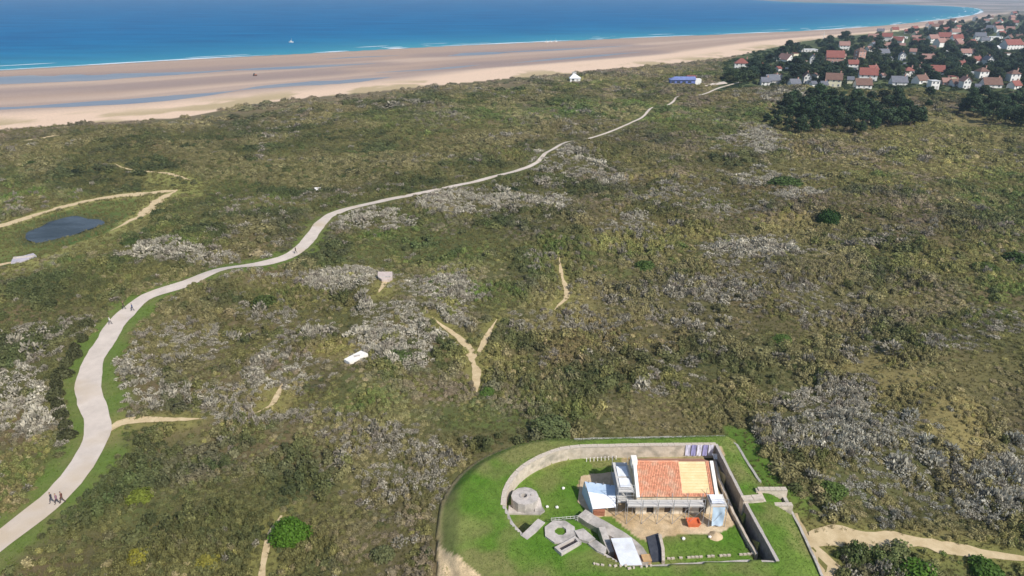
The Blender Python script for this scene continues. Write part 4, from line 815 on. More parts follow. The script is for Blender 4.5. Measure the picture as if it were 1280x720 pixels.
dk_ = patch(px_, py_, darks, .7, 91); tint = lerp(tint, np.array([.075, .085, .034]), np.clip(dk_ * 1.1 + (u2 - .5) * .4, 0, .8) * (dk_ > .03)); nE = fbm(px_, py_, 13, 551, 3); nF = fbm(px_, py_, 26, 561, 3); tint = lerp(tint, np.array([.060, .080, .032]), np.clip((nE - .55) * 6, 0, .6) * (1 - np.clip(ye_ * 1.5, 0, 1))); tint = lerp(tint, np.array([.27, .23, .11]), np.clip((nF - .55) * 7, 0, .6) * (u1 > .2)); tint *= (.95 + .6 * nD)[:, None]
tint = np.where(invil[:, None], np.array([.05, .075, .03]), tint); isg &= ~invil; tint *= rng.uniform(.75, 1.25, (n, 1))
tg = lerp(np.ones((n, 3)) * np.array([.32, .29, .22]), np.array([.55, .505, .40]), np.clip(g_ * 1.4 - .5 + (u1 - .5) * 1.0, 0, 1)); tg = lerp(tg, np.array([.30, .25, .20]), np.clip((u2 - .72) * 3, 0, .8)); tg = lerp(tg, np.array([.36, .38, .33]), (px_ > 38) * (py_ < 90) * .5 * u3); tg *= rng.uniform(.8, 1.15, (n, 1))
gzv = gz(px_, py_)
pos = np.stack([px_, py_, gzv - .08], 1); rot = np.stack([rng.uniform(-.12, .12, n), rng.uniform(-.12, .12, n), rng.uniform(0, 6.28, n)], 1)
sz = ps_ * rng.uniform(.62, 1.05, n) * np.where(rng.uniform(0, 1, n) > .92, 1.5, 1.0); big_ = (fbm(px_, py_, 13, 551, 3) > .55) & (rng.uniform(0, 1, n) < .22) & (dr_ > 6); sz = np.where(big_, sz * 1.75, sz); hgt = np.where(big_, np.maximum(hgt, 1.2) * 1.35, hgt); zz = np.maximum(sz * .5, (.45 + .55 * ps_ ** .5) * hgt * rng.uniform(.7, 1.2, n)) * np.clip(dr_ / 6, .45, 1)
scl = np.stack([sz, sz * rng.uniform(.8, 1.2, n), np.minimum(zz, 3.0)], 1)
leafv = [leaf_cloud(150, 1.0, .24, 1000 + k, 1.0) for k in range(6)]
twigv = [leaf_cloud(120, 1.0, .22, 1100 + k, 1.0, 'twig', .5, core=False) for k in range(3)] + [leaf_cloud(130, 1.0, .20, 1150 + k, .95, 'leaf', .45, core=False) for k in range(5)]
far = py_ > 210
under = isg.copy(); sl_u = scl * np.where(under, .72, 1.0)[:, None]; tu = np.where(under[:, None], lerp(tint, np.array([.16, .145, .10]), np.full(n, .6)), tint)
scatter('low_scrub', leafv, pos, rot, sl_u, tu, M_leaf, 'low olive and brown scrub covering the dunes', 'scrub')
scatter('grey_scrub', twigv, pos[isg], rot[isg], scl[isg] * np.array([1.12, 1.12, 1.15]), tg[isg], M_twig, 'pale grey thorny scrub in patches across the dunes', 'scrub')
# grass: dry tufts in the open, green along the road, short on the lawns
nG = 110000; gy_ = 42 + (330 - 42) * rng.uniform(0, 1, nG) ** 1.4; gx_ = rng.uniform(-1, 1, nG) * (.78 * (.915 * gy_ + 24) + 6)
k = inpoly(gx_, gy_, land_poly) & ~inpoly(gx_, gy_, outer_s) & ~inpoly(gx_, gy_, pond); gx_, gy_ = gx_[k], gy_[k]
d1 = polydist(gx_, gy_, road[::3]); d2 = np.full(gx_.shape, 1e3)
for n_, l_, w_ in trail_w: d2 = np.minimum(d2, polydist(gx_, gy_, l_[::3]) - np.mean(w_) / 2)
k = (d1 > np.where(gy_ < 130, 1.75, 1.35)) & (d2 > .0); gx_, gy_, d1, d2 = gx_[k], gy_[k], d1[k], d2[k]; n = len(gx_)
ye2 = patch(gx_, gy_, yels, .6, 41); t2 = lerp(np.ones((n, 3)) * np.array([.17, .16, .06]), np.array([.30, .25, .11]), np.clip(ye2 + rng.uniform(-.3, .3, n), 0, 1)); t2 = lerp(t2, np.array([.14, .22, .035]), np.clip(1 - (d1 - 3.5) / 3, 0, 1) * .9 * (gy_ < 170)); t2 *= rng.uniform(.75, 1.25, (n, 1))
s2 = rng.uniform(.35, .8, n) * np.clip(gy_ / 110, .8, 2.0) * np.clip(d1 / 5, .4, 1); scatter('dry_grass', [grass_tuft(14, .8, 1200 + q_) for q_ in range(4)], np.stack([gx_, gy_, gz(gx_, gy_)], 1), np.stack([np.zeros(n), np.zeros(n), rng.uniform(0, 6.28, n)], 1), np.stack([s2, s2, s2 * .8], 1), t2, M_grassb, 'dry and green grass tufts between the scrub', 'grass')
nL = 26000; lx_ = rng.uniform(min(ox), max(ox), nL); ly_ = rng.uniform(50, max(oy), nL); k = inpoly(lx_, ly_, outer_s) & ~inpoly(lx_, ly_, yard) & (polydist(lx_, ly_, court, True) > .5) & (polydist(lx_, ly_, outer_s) > .3); lx_, ly_ = lx_[k], ly_[k]
for c_, r_ in (((tb[0], tb[1] + .6), 2.6), (ob, 2.3), ((sx, sy), 3.2), (at(790, 690, 0), 4.2), (at(748, 665, 0.5), 4.0), (at(745, 620, 0.5), 4.0), (at(895, 668), 1.2)): k = np.hypot(lx_ - c_[0], ly_ - c_[1]) > r_; lx_, ly_ = lx_[k], ly_[k]
n = len(lx_); lz_ = np.array([rz1(a, b) for a, b in zip(lx_, ly_)]); k = lz_ > -.2; lx_, ly_, lz_ = lx_[k], ly_[k], lz_[k]; n = len(lx_)
t3 = lerp(np.ones((n, 3)) * np.array([.082, .17, .02]), np.array([.16, .205, .05]), np.clip(fbm(lx_, ly_, 6, 611, 3) * 2.6 - .8 + rng.uniform(-.2, .2, n), 0, 1)) * rng.uniform(.8, 1.2, (n, 1)); s3 = rng.uniform(.12, .22, n)
scatter('lawn_grass', [grass_tuft(12, .5, 1300 + q_) for q_ in range(4)], np.stack([lx_, ly_, lz_], 1), np.stack([np.zeros(n), np.zeros(n), rng.uniform(0, 6.28, n)], 1), np.stack([s3, s3, s3], 1), t3, M_grassb, 'short mown grass on the rampart and inner lawns', 'grass')

# shrubs that stand out one by one
M_bark = mat('bark', (.12, .085, .06), rough=.95, scale=4, col2=(.2, .15, .11), bump=.5)
M_oleaf = mat_leaf('shrub_leaf', None, .22)
def shrub(name, px, py, r, h, colr, label, seed, cat='bush', n=1500, leaf=.13, group=None, flat=None, z=None):
    x, y = at(px, py); z = gz1(x, y) if z is None else z; root = empty(name, (x, y, z - .05)); tag(root, label, cat, group)
    v, f = leaf_cloud(n, 1.0, leaf, seed, 1.0, 'leaf', .3); v = [(a * r, b * r, c * h) for a, b, c in v]
    o = MB().add(v, f).build('foliage', M_oleaf, root); o.color = (*colr, 1)
    st = MB(); rr = random.Random(seed)
    for k in range(5): a = rr.uniform(0, 6.28); st.tube((0, 0, -.1), (math.cos(a) * r * .5, math.sin(a) * r * .5, h * .6), .05, .02, n=5)
    st.build('stem', M_bark, root); return root
shrub('round_bush', 364, 672, 2.7, 2.3, (.080, .165, .016), 'rounded bright green bush standing alone beside the narrow trail', 2001, n=3600, leaf=.09)
shrub('evergreen_bush', 1035, 278, 3.7, 4.2, (.030, .070, .014), 'dark evergreen bush standing alone on the slope below the pine copse', 2002, n=2200, leaf=.11)
for i, (px, py, r, h, c, lb) in enumerate([
    (688, 538, 3.6, 1.9, (.12, .145, .055), 'wide grey-green bush behind the far edge of the rampart'), (984, 232, 7.0, 3.0, (.075, .115, .03), 'green bush between the two lobes of white scrub'), (1271, 328, 4.0, 2.6, (.05, .085, .02), 'dark green bush at the right edge of the dunes'),
    (807, 334, 3.0, 1.8, (.08, .125, .03), 'green bush on the slope right of the short winding trail'), (95, 217, 2.4, 2.2, (.03, .04, .02), 'small dark bush beyond the pond track'), (640, 236, 3.0, 2.0, (.03, .045, .015), 'dark bush behind the pale scrub on the road bend'),
    (328, 376, 3.0, 2.4, (.07, .095, .025), 'green bush above the road in the pale scrub'), (1230, 340, 3.2, 1.5, (.09, .12, .03), 'low green bush on the open slope at the right'), (1150, 716, 2.6, 1.5, (.085, .17, .02), 'bright green bush beside the sandy track by the lower edge'), (1235, 712, 2.4, 1.4, (.075, .14, .022), 'green bush near the lower right corner'),
    (980, 420, 2.2, 1.0, (.10, .16, .035), 'low bright green bush amid the brown scrub'), (1040, 612, 2.2, 1.2, (.10, .15, .035), 'green bush at the near edge of the big grey thicket'), (175, 620, 2.0, 1.2, (.16, .19, .03), 'yellow-green bush beside the road verge'), (178, 700, 1.8, 1.3, (.24, .22, .03), 'yellow flowering bush near the lower left corner'), (262, 712, 1.7, 1.2, (.23, .21, .04), 'yellow bush by the bottom edge left of the round bush'), (480, 692, 1.8, 1.4, (.13, .14, .06), 'grey-green bush left of the sandy bank'), (500, 458, 2.6, 1.4, (.085, .12, .035), 'green bush in the thick of the white scrub'), (610, 492, 1.8, 1.0, (.09, .15, .03), 'green bush at the foot of the forked trail'), (42, 212, 3.4, 1.6, (.07, .10, .03), 'low green bush beyond the pond at the left'), (165, 312, 2.6, 1.6, (.07, .1, .03), 'green bush in the scrub below the pond'), (870, 648, 0.1, .1, (.1, .1, .1), '')]):
    if lb: shrub('bush', px, py, r, h, c, lb, 2100 + i, n=1300, leaf=.14)
# hedge along the outer side of the road bend
hpx = [(92, 545), (84, 520), (80, 495), (86, 470), (97, 445), (108, 425), (118, 408)]
for i, p in enumerate(smooth_line([at(*q_) for q_ in hpx], 3.0)):
    r_ = random.uniform(1.0, 1.9); hh_ = random.uniform(1.2, 2.1); x, y = p; x += random.uniform(-.7, .4); root = empty('hedge_bush', (x - .8, y, gz1(x, y) - .05)); tag(root, 'dark dense bush in the hedge along the outside of the road bend', 'bush', 'hedge along the road bend')
    v, f = leaf_cloud(700, 1.0, .17, 2300 + i % 3); v = [(a * r_, b * r_, c * hh_) for a, b, c in v]; o = MB().add(v, f).build('foliage', M_oleaf, root); kq = random.uniform(.6, 1.0); o.color = (.10 * kq, .105 * kq, .045 * kq, 1); MB().tube((0, 0, -.1), (.1, .1, 1.2), .07, .03, n=5).build('stem', M_bark, root)

# trees
def crown_mesh(seed, kind):
    r = np.random.default_rng(seed); V = []; F = []
    clumps = []; nc = 26 if kind == 'pine' else 24
    for i in range(nc):
        if kind == 'pine':
            a = r.uniform(0, 6.28); h = r.uniform(.30, 1.0); rad = (.50 * math.sin(min(1, (1.08 - h) * 1.35) * 1.57)) * r.uniform(.35, 1.0); clumps.append((rad * math.cos(a), rad * math.sin(a), h * .93, r.uniform(.13, .22)))
        else:
            a = r.uniform(0, 6.28); h = r.uniform(.25, .95); rad = .46 * math.sin(math.pi * (.12 + .8 * h)) * r.uniform(.2, 1); clumps.append((rad * math.cos(a), rad * math.sin(a), h * .92, r.uniform(.13, .21)))
    for cx, cy, cz, cr in clumps:
        for k in range(62):
            d = r.normal(0, 1, 3); d /= np.linalg.norm(d); p = np.array((cx, cy, cz)) + d * cr * r.uniform(.5, 1.08) * np.array((1, 1, .62 if kind == 'pine' else .85)); s = r.uniform(.03, .062)
            nrm = d + r.normal(0, .5, 3); nrm /= np.linalg.norm(nrm); u = np.cross(nrm, r.normal(0, 1, 3)); u /= np.linalg.norm(u); w = np.cross(nrm, u); b0 = len(V); V += [p - u * s, p + w * s * .7, p + u * s, p - w * s * .7]; F.append((b0, b0 + 1, b0 + 2, b0 + 3))
    me = MB().add(V, F).mesh('crown', M_oleaf)
    t = MB(); t.tube((0, 0, -.03), (.01, .01, .5), .028, .017, n=7); t.tube((.01, .01, .5), (0, 0, .85), .017, .006, n=6)
    for cx, cy, cz, cr in clumps[::2]: z0 = max(.2, cz - .2); t.tube((0, 0, z0), (cx * .9, cy * .9, cz), .009, .003, n=4, cap=False)
    return me, t.mesh('trunk', M_bark)
pines = [crown_mesh(3000 + k, 'pine') for k in range(4)]; leafy = [crown_mesh(3100 + k, 'leafy') for k in range(4)]
def tree(name, x, y, h, wide, colr, label, group, cm, z=None):
    root = empty(name, (x, y, (gz1(x, y) if z is None else z) - .1), random.uniform(0, 6.28)); root.scale = (h * wide, h * wide, h); tag(root, label, 'tree', group)
    c = link('crown', cm[0], root); c.color = (*colr, 1); link('trunk', cm[1], root); return root
def pine_color(): k = random.uniform(.6, 1.5); return (.042 * k, .072 * k * random.uniform(.85, 1.1), .030 * k)
ORD = ['leftmost', 'second', 'third', 'fourth', 'fifth', 'sixth', 'seventh', 'eighth', 'ninth', 'tenth', 'eleventh', 'twelfth', 'thirteenth', 'fourteenth']
def in_px(spots, hr, label, group, wide=(.85, 1.15), order=False):
    for k, (px, py) in enumerate(sorted(spots)): x, y = at(px, py); tree('pine_tree', x, y, random.uniform(*hr), random.uniform(*wide), pine_color(), label % ORD[k] if order else label, group, random.choice(pines))
front = [(968, 163), (984, 166), (1001, 167), (1018, 165), (1033, 160), (1062, 166), (1076, 167), (1092, 163), (1110, 157), (1126, 156), (1138, 155), (1148, 153), (1046, 158)]
mid = [(x_ + random.uniform(-3, 3), y_ + random.uniform(-2, 2)) for y_, xa, xb in ((152, 972, 1146), (144, 978, 1148), (137, 985, 1140), (130, 992, 1125)) for x_ in np.arange(xa, xb, 15.5)]
in_px(front, (5, 9), 'dark pine, %s from the left along the near edge of the large copse', 'pines of the large copse', order=True); in_px(mid, (6, 10.5), 'dark pine inside the large copse below the village', 'pines of the large copse')
f2 = [(1203, 142), (1216, 143), (1240, 150), (1256, 155), (1270, 158), (1284, 160), (1300, 160), (1316, 158), (1228, 144)]; m2 = [(x_ + random.uniform(-3, 3), y_ + random.uniform(-2, 2)) for y_, xa, xb in ((145, 1250, 1330), (137, 1206, 1330), (130, 1214, 1330)) for x_ in np.arange(xa, xb, 15.0)]
in_px(f2, (6.5, 11), 'dark pine, %s from the left along the near edge of the right copse', 'pines of the right copse', order=True); in_px(m2, (6, 10.5), 'dark pine inside the copse at the right edge', 'pines of the right copse')
for px, py, h, lb in [(957, 158, 4.5, 'small dark pine just outside the left end of the large copse'), (1161, 124, 6, 'lone small pine between the two copses'), (1160, 133, 4, 'lowest small pine between the two copses')]: x, y = at(px, py); tree('pine_tree', x, y, h, 1.1, pine_color(), lb, None, pines[0])

# ------------------------------------------------------------------ the village
M_wall = {'white': mat('white_render', (.70, .68, .64), rough=.85, scale=.6, col2=(.82, .80, .76)), 'cream': mat('cream_render', (.66, .60, .42), rough=.85, scale=.6, col2=(.76, .70, .52)), 'grey': mat('grey_render', (.42, .40, .38), rough=.85, scale=.6), 'pink': mat('pinkish_brick', (.44, .26, .21), rough=.85, scale=.8)}
M_roof = {'red': mat('red_roof_tiles', (.19, .066, .052), rough=.85, scale=.9, col2=(.27, .105, .085)), 'brown': mat('brown_roof_tiles', (.13, .075, .058), rough=.85, scale=.9, col2=(.19, .115, .09)), 'slate': mat('slate_roof', (.10, .105, .125), rough=.6, scale=.9, col2=(.16, .165, .19)), 'pink': mat('faded_pink_tiles', (.25, .14, .115), rough=.85, scale=.9, col2=(.32, .19, .16)), 'white': mat('pale_flat_roof', (.58, .58, .58), rough=.8, scale=.5)}
M_glass = mat('dark_window', (.045, .055, .07), rough=.15, var=.2, spec=.5); M_frame = mat('window_frame', (.72, .72, .72), rough=.6)
_hw = {}
def win_mesh(w_, h_):
    k = (round(w_, 1), round(h_, 1))
    if k not in _hw:
        m = MB(); m.box((0, 0, 0), (k[0], .12, k[1]), m=0); m.box((0, -.05, 0), (k[0] * .82, .06, k[1] * .84), m=1); m.box((0, -.075, 0), (.06, .05, k[1] * .84), m=0); _hw[k] = m.mesh('window', [M_frame, M_glass])
    return _hw[k]
def house(px, py, wpx, storeys, wall, rf_, label, yaw=None, roofk='gable', group=None, chim=1, gable_front=False, detail=True, dfac=.8):
    x, y = at(px, py); s = scale_at(px, py); w_ = wpx / s * .84; d_ = max(5.5, min(11, w_ * dfac)); h_ = 2.5 * storeys + .1; rh = min(w_, d_) * .45 if roofk != 'flat' else .3
    yaw = random.uniform(-.35, .35) if yaw is None else yaw; z = gz1(x, y); root = empty('house', (x, y, z), yaw); tag(root, label, 'house', group)
    if gable_front: w_, d_ = d_ * .85, w_ * 1.1
    hx, hy = w_ / 2, d_; m = MB()
    if roofk == 'gable':
        if gable_front: V = [(-hx, 0, -.5), (hx, 0, -.5), (hx, hy, -.5), (-hx, hy, -.5), (-hx, 0, h_), (hx, 0, h_), (hx, hy, h_), (-hx, hy, h_), (0, 0, h_ + rh), (0, hy, h_ + rh)]; F = [(0, 1, 5, 8, 4), (2, 3, 7, 9, 6), (1, 2, 6, 5), (3, 0, 4, 7), (4, 8, 9, 7), (8, 5, 6, 9)]
        else: V = [(-hx, 0, -.5), (hx, 0, -.5), (hx, hy, -.5), (-hx, hy, -.5), (-hx, 0, h_), (hx, 0, h_), (hx, hy, h_), (-hx, hy, h_), (-hx, hy / 2, h_ + rh), (hx, hy / 2, h_ + rh)]; F = [(0, 1, 5, 4), (2, 3, 7, 6), (1, 2, 6, 9, 5), (3, 0, 4, 8, 7), (4, 5, 9, 8), (6, 7, 8, 9)]
        m.add(V, F)
    else: m.box((0, hy / 2, h_ / 2 - .25), (w_, d_, h_ + .5))
    m.build('wall', M_wall[wall], root)
    r = MB(); e = .45; t = .22
    def slab(q_): V = [tuple(p) for p in q_] + [(p[0], p[1], p[2] + t) for p in q_]; n = len(q_); r.add(V, [tuple(range(n - 1, -1, -1)), tuple(range(n, 2 * n))] + [(k, (k + 1) % n, n + (k + 1) % n, n + k) for k in range(n)])
    dz = e * rh / (hx if gable_front else hy / 2)
    if roofk == 'gable' and gable_front: slab([(-hx - e, -e, h_ - dz), (0, -e, h_ + rh), (0, hy + e, h_ + rh), (-hx - e, hy + e, h_ - dz)][::-1]); slab([(hx + e, -e, h_ - dz), (hx + e, hy + e, h_ - dz), (0, hy + e, h_ + rh + .003), (0, -e, h_ + rh + .003)])
    elif roofk == 'gable': slab([(-hx - e, -e, h_ - dz), (hx + e, -e, h_ - dz), (hx + e, hy / 2, h_ + rh), (-hx - e, hy / 2, h_ + rh)]); slab([(-hx - e, hy / 2, h_ + rh + .003), (hx + e, hy / 2, h_ + rh + .003), (hx + e, hy + e, h_ - dz), (-hx - e, hy + e, h_ - dz)])
    elif roofk == 'hip':
        i_ = min(hx * .9, hy / 2); A = [(-hx - e, -e, h_), (hx + e, -e, h_), (hx + e, hy + e, h_), (-hx - e, hy + e, h_)]; B = [(-hx + i_, hy / 2, h_ + rh), (hx - i_, hy / 2, h_ + rh)]
        r.add(A + B, [(0, 1, 5, 4), (1, 2, 5), (2, 3, 4, 5), (3, 0, 4), (3, 2, 1, 0)])
    else: r.box((0, hy / 2, h_ + .15), (w_ + .5, d_ + .5, .3))
    ro = r.build('roof', M_roof[rf_], root)
    if chim and roofk != 'flat':
        for k in range(chim): c = MB(); c.box((0, 0, 0), (.7, .6, 1.7)); c.box((0, 0, .9), (.85, .75, .15)); c.build('chimney', M_wall['pink'], ro, loc=((hx - 1.1) * (1 if k == 0 else -1) * (.15 if gable_front else 1), hy / 2, h_ + rh + .2))
    if detail:
        nw = max(2, int(w_ / 3.2)); wm = win_mesh(1.2, 1.4)
        for f_ in range(storeys):
            for i in range(nw):
                xx = -hx + w_ * (i + .5) / nw
                if f_ == 0 and i == nw // 2: d = MB(); d.box((0, 0, 0), (1.1, .14, 2.1)); dm = d.build('door', M_wall['grey'], root, loc=(xx, -.02, 1.05)); continue
                o = link('window', wm, root, (xx, -.02, 1.55 + 2.7 * f_))
            for sgn in (-1, 1): o = link('window', wm, root, (sgn * (hx + .02), hy * .5, 1.55 + 2.7 * f_), math.pi / 2)
        if gable_front: link('window', win_mesh(.9, 1.1), root, (0, -.02, h_ + rh * .35))
    return root
HS = [  # px, base py, width px, storeys, wall, roof, label, options
    (926, 88, 19, 2, 'white', 'red', 'white house with a bright red hipped roof, nearest the beach', dict(roofk='hip')), (988, 78, 20, 1, 'white', 'pink', 'white gabled house with a faded pink roof near the dunes', dict(gable_front=True)), (968, 103, 20, 1, 'grey', 'slate', 'grey house with a slate roof where the road meets the village', {}), (957, 106, 12, 1, 'white', 'slate', 'small white annex beside the slate-roofed house at the road end', {}),
    (1009, 103, 15, 2, 'white', 'brown', 'tall white gable with a brown roof in the front row', dict(gable_front=True)), (995, 106, 15, 1, 'white', 'slate', 'low house with a dark slate roof left of the tall white gable', {}), (1041, 108, 22, 2, 'cream', 'brown', 'yellow house with a brown roof in the front row', {}), (1031, 109, 9, 1, 'white', 'slate', 'white outbuilding against the yellow house', {}),
    (1084, 104, 24, 2, 'white', 'red', 'large red-roofed house above the middle of the copse', {}), (1092, 96, 14, 2, 'pink', 'red', 'brick house with a red roof behind the large red-roofed house', {}), (1080, 110, 22, 1, 'white', 'brown', 'long low white house just above the copse', {}), (1043, 80, 24, 2, 'pink', 'red', 'broad house with a dull red roof in the second row', {}), (1066, 88, 14, 2, 'white', 'red', 'narrow white house with a red roof behind the front row', {}), (1077, 74, 13, 3, 'pink', 'brown', 'tall brick house with a brown roof rising above the trees', dict(roofk='hip')), (1016, 80, 8, 2, 'white', 'slate', 'small white house with a slate roof behind the tall white gable', dict(gable_front=True)), (1012, 66, 24, 1, 'white', 'white', 'long low pale building near the beach end of the village', dict(roofk='flat')), (975, 77, 12, 1, 'white', 'white', 'low white flat-roofed annex left of the pink-roofed gable', dict(roofk='flat')),
    (1124, 109, 21, 1, 'white', 'slate', 'white house with a blue-grey slate roof right of the copse top', {}), (1136, 98, 14, 2, 'white', 'red', 'white two-storey house with a red hipped roof behind the slate-roofed one', dict(roofk='hip')), (1170, 94, 21, 1, 'white', 'red', 'long white house with a clean red roof in a row of trees', dict(chim=0)), (1168, 112, 12, 2, 'white', 'white', 'plain white block with a flat roof above the gap between the copses', dict(roofk='flat')), (1154, 107, 18, 1, 'white', 'brown', 'low white house with a brown roof left of the plain white block', {}), (1208, 110, 12, 2, 'white', 'pink', 'white gable facing the dunes above the right copse', dict(gable_front=True)), (1196, 108, 12, 1, 'white', 'brown', 'low brown-roofed wing beside the white gable above the right copse', {}), (1183, 107, 11, 1, 'pink', 'pink', 'small brick outbuilding with a pink roof between white houses', {}),
    (1229, 99, 15, 2, 'white', 'brown', 'white house under a steep brown pyramid roof', dict(roofk='hip')), (1241, 110, 24, 1, 'white', 'brown', 'wide white house with a big brown roof above the right copse', {}), (1268, 103, 15, 2, 'white', 'brown', 'white house with a brown hipped roof near the right edge', dict(roofk='hip')), (1272, 111, 14, 1, 'white', 'red', 'low white house with a red roof at the right edge', {}), (1237, 83, 13, 2, 'white', 'slate', 'white gabled house among trees in the third row', dict(gable_front=True)), (1222, 79, 14, 1, 'white', 'red', 'house with a long red roof in the third row', {}), (1207, 73, 14, 2, 'white', 'pink', 'white house with a pink roof in the fourth row', {}), (1202, 85, 10, 1, 'white', 'red', 'small red-roofed house half hidden behind trees', {}), (1160, 76, 16, 1, 'pink', 'pink', 'pink-roofed house half hidden in the trees', {}), (1128, 76, 8, 2, 'white', 'slate', 'narrow white house showing between dark trees', dict(gable_front=True)), (1106, 70, 14, 1, 'white', 'slate', 'white house with a slate roof in the wood behind the front rows', {}), (1123, 49, 30, 1, 'white', 'white', 'long white flat-roofed building by the beach', dict(roofk='flat')), (1268, 62, 26, 2, 'white', 'red', 'long white building with a red roof deep in the village', {}), (1245, 52, 19, 2, 'white', 'white', 'bright white flat-roofed building deep in the village', dict(roofk='flat')), (1225, 51, 14, 2, 'white', 'slate', 'white house beside the bright flat-roofed building', {}), (1168, 54, 14, 2, 'white', 'pink', 'white house with a pink roof near the beach end', {}), (1180, 52, 16, 2, 'pink', 'red', 'red-roofed brick house near the beach end', {}), (1197, 54, 14, 2, 'white', 'red', 'white house with a red roof right of the red brick one', {}), (1055, 63, 14, 2, 'white', 'pink', 'white house with a pale pink roof behind the broad dull-red roof', {}), (1150, 88, 8, 1, 'white', 'brown', 'tiny white house between the two red-roofed ones', {})]
for px, py, w_, st, wl_, rf_, lb, op in HS: house(px, py, w_, st, wl_, rf_, lb, **op)
FARH = []
for k in range(230):
    px = random.uniform(1090, 1310); py = random.uniform(17, 60); lim = 18.5 + max(0, (1270 - px)) * .125
    if py < lim or any(abs(px - a) < 10 and abs(py - b) < 5 for a, b in FARH) or any(abs(px - h[0]) < 12 and abs(py - h[1]) < 5 for h in HS): continue
    FARH.append((px, py)); house(px, py, random.uniform(8, 13) * scale_at(px, py) / .95 * 1.0, random.choice((1, 2, 2)), random.choice(('white', 'white', 'white', 'pink', 'cream')), random.choice(('red', 'pink', 'brown', 'slate', 'red')), 'small pale house deep in the far end of the village', group='far village houses', detail=False, yaw=random.uniform(-.8, .8))
OB = []
for k in range(200):
    px = random.uniform(950, 1290); py = random.uniform(60, 112)
    if len(OB) >= 34 or py < 118 - (px - 905) * .9 and px < 960 or any(abs(px - a) < (w_ + 9) / 2 and abs(py - b) < 4 for a, b, w_ in [(h[0], h[1], h[2]) for h in HS] + OB): continue
    if py < 62 + (1060 - px) * .12 and px < 1060: continue
    wq = random.uniform(4.5, 9); OB.append((px, py, wq)); house(px, py, wq, 1, random.choice(('white', 'white', 'white', 'cream')), random.choice(('white', 'brown', 'slate', 'red', 'pink')), 'small pale outbuilding among the village houses', group='village outbuildings', chim=0, detail=False, roofk=random.choice(('gable', 'gable', 'flat')), yaw=random.uniform(-.7, .7))
occ = [(h[0], h[1], h[2]) for h in HS] + OB; ntree = 0
vp = [(905, 100), (930, 84), (960, 80), (985, 62), (1030, 55), (1060, 50), (1110, 46), (1150, 40), (1200, 28), (1250, 20), (1290, 15), (1400, 13), (1420, 118), (1290, 114), (1130, 111), (960, 108), (935, 108)]
cand = 0
placed = []
while ntree < 500 and cand < 18000:
    cand += 1; px = random.uniform(900, 1312); py = 15 + (114 - 15) * random.random() ** .85
    if not inpoly(np.array([px]), np.array([py]), vp)[0]: continue
    x, y = at(px, py); h = random.uniform(7, 12); s = scale_at(px, py)
    if any(abs(px - a) < w_ / 2 + 3.0 and -2 < py - b < h * s * .55 for a, b, w_ in occ): continue
    if any((x - q_[0]) ** 2 + (y - q_[1]) ** 2 < 12 for q_ in placed): continue
    if py > 104 and random.random() < .55: continue
    placed.append((x, y)); ntree += 1; k = random.uniform(.7, 1.35)
    if random.random() < .42: tree('pine_tree', x, y, h, random.uniform(.9, 1.3), (.032 * k, .055 * k, .030 * k), 'dark pine among the village houses', 'village pines', random.choice(pines))
    else: tree('garden_tree', x, y, h * .8, random.uniform(1.0, 1.4), (.055 * k, .08 * k, .032 * k), 'leafy garden tree among the village houses', 'village garden trees', random.choice(leafy))
for px, py in [(908, 99), (915, 97), (922, 100), (930, 98), (936, 101), (944, 99), (951, 95), (940, 93), (912, 103), (933, 92)]: x, y = at(px, py); tree('garden_tree', x, y, random.uniform(4, 6), 1.3, (.10, .115, .045), 'pale green young tree below the red hipped roof', 'young trees at the village edge', random.choice(leafy))

# ------------------------------------------------------------------ single things far off
def small(name, label, cat, px, py): x, y = at(px, py); r = empty(name, (x, y, gz1(x, y))); tag(r, label, cat); return r
r = small('beach_hut', 'white angular beach post on the last dune before the sand', 'hut', 719, 103)
MB().prism([(-3.5, 0), (3.5, 0), (3.5, 5), (-3.5, 5)], -.5, 2.6).build('wall', M_wall['white'], r)
MB().add([(-4, -.5, 2.55), (4, -.5, 2.55), (4, 5.5, 2.55), (-4, 5.5, 2.55), (-1, 2.5, 5.5), (1, 2.5, 4.6)], [(0, 1, 5, 4), (1, 2, 5), (2, 3, 4, 5), (3, 0, 4), (3, 2, 1, 0)]).build('roof', M_sheet, r)
MB().prism([(-1.6, 4.5), (1.0, 4.5), (1.0, 7), (-1.6, 7)], 0, 6.2).build('tower', M_wall['grey'], r); MB().box((1.5, -.03, 1.1), (1.2, .1, 2.1)).build('door', M_wall['grey'], r); MB().box((-1.5, -.04, 1.6), (1.6, .1, .9)).build('window', M_glass, r)
r = small('blue_pavilion', 'low blue building with a reddish roof end beside the road at the village edge', 'building', 857, 109)
M_blue = mat('blue_cladding', (.10, .14, .36), rough=.6, scale=.5, col2=(.16, .20, .46)); M_bluer = mat('blue_roof', (.16, .20, .40), rough=.5, scale=.5)
MB().prism([(-10, 0), (6, 0), (6, 6), (-10, 6)], -.5, 2.8).build('wall', M_blue, r)
MB().add([(-10.5, -.6, 2.78), (6.5, -.6, 2.78), (6.5, 6.6, 2.78), (-10.5, 6.6, 2.78), (-7, 3, 4.6), (6.5, 3, 4.6)], [(0, 1, 5, 4), (1, 2, 5), (2, 3, 4, 5), (3, 0, 4), (3, 2, 1, 0)]).build('roof', M_bluer, r)
MB().prism([(2, 6.1), (8, 6.1), (8, 11), (2, 11)], -.5, 4.6).build('red_wing', M_roof['red'], r); MB().prism([(6.1, .2), (10, .2), (10, 5), (6.1, 5)], -.5, 3.2).build('white_wing', M_wall['white'], r)
for k in range(4): MB().box((-8.5 + 3.6 * k, -.04, 1.4), (2.2, .1, 1.1)).build('window', M_glass, r)
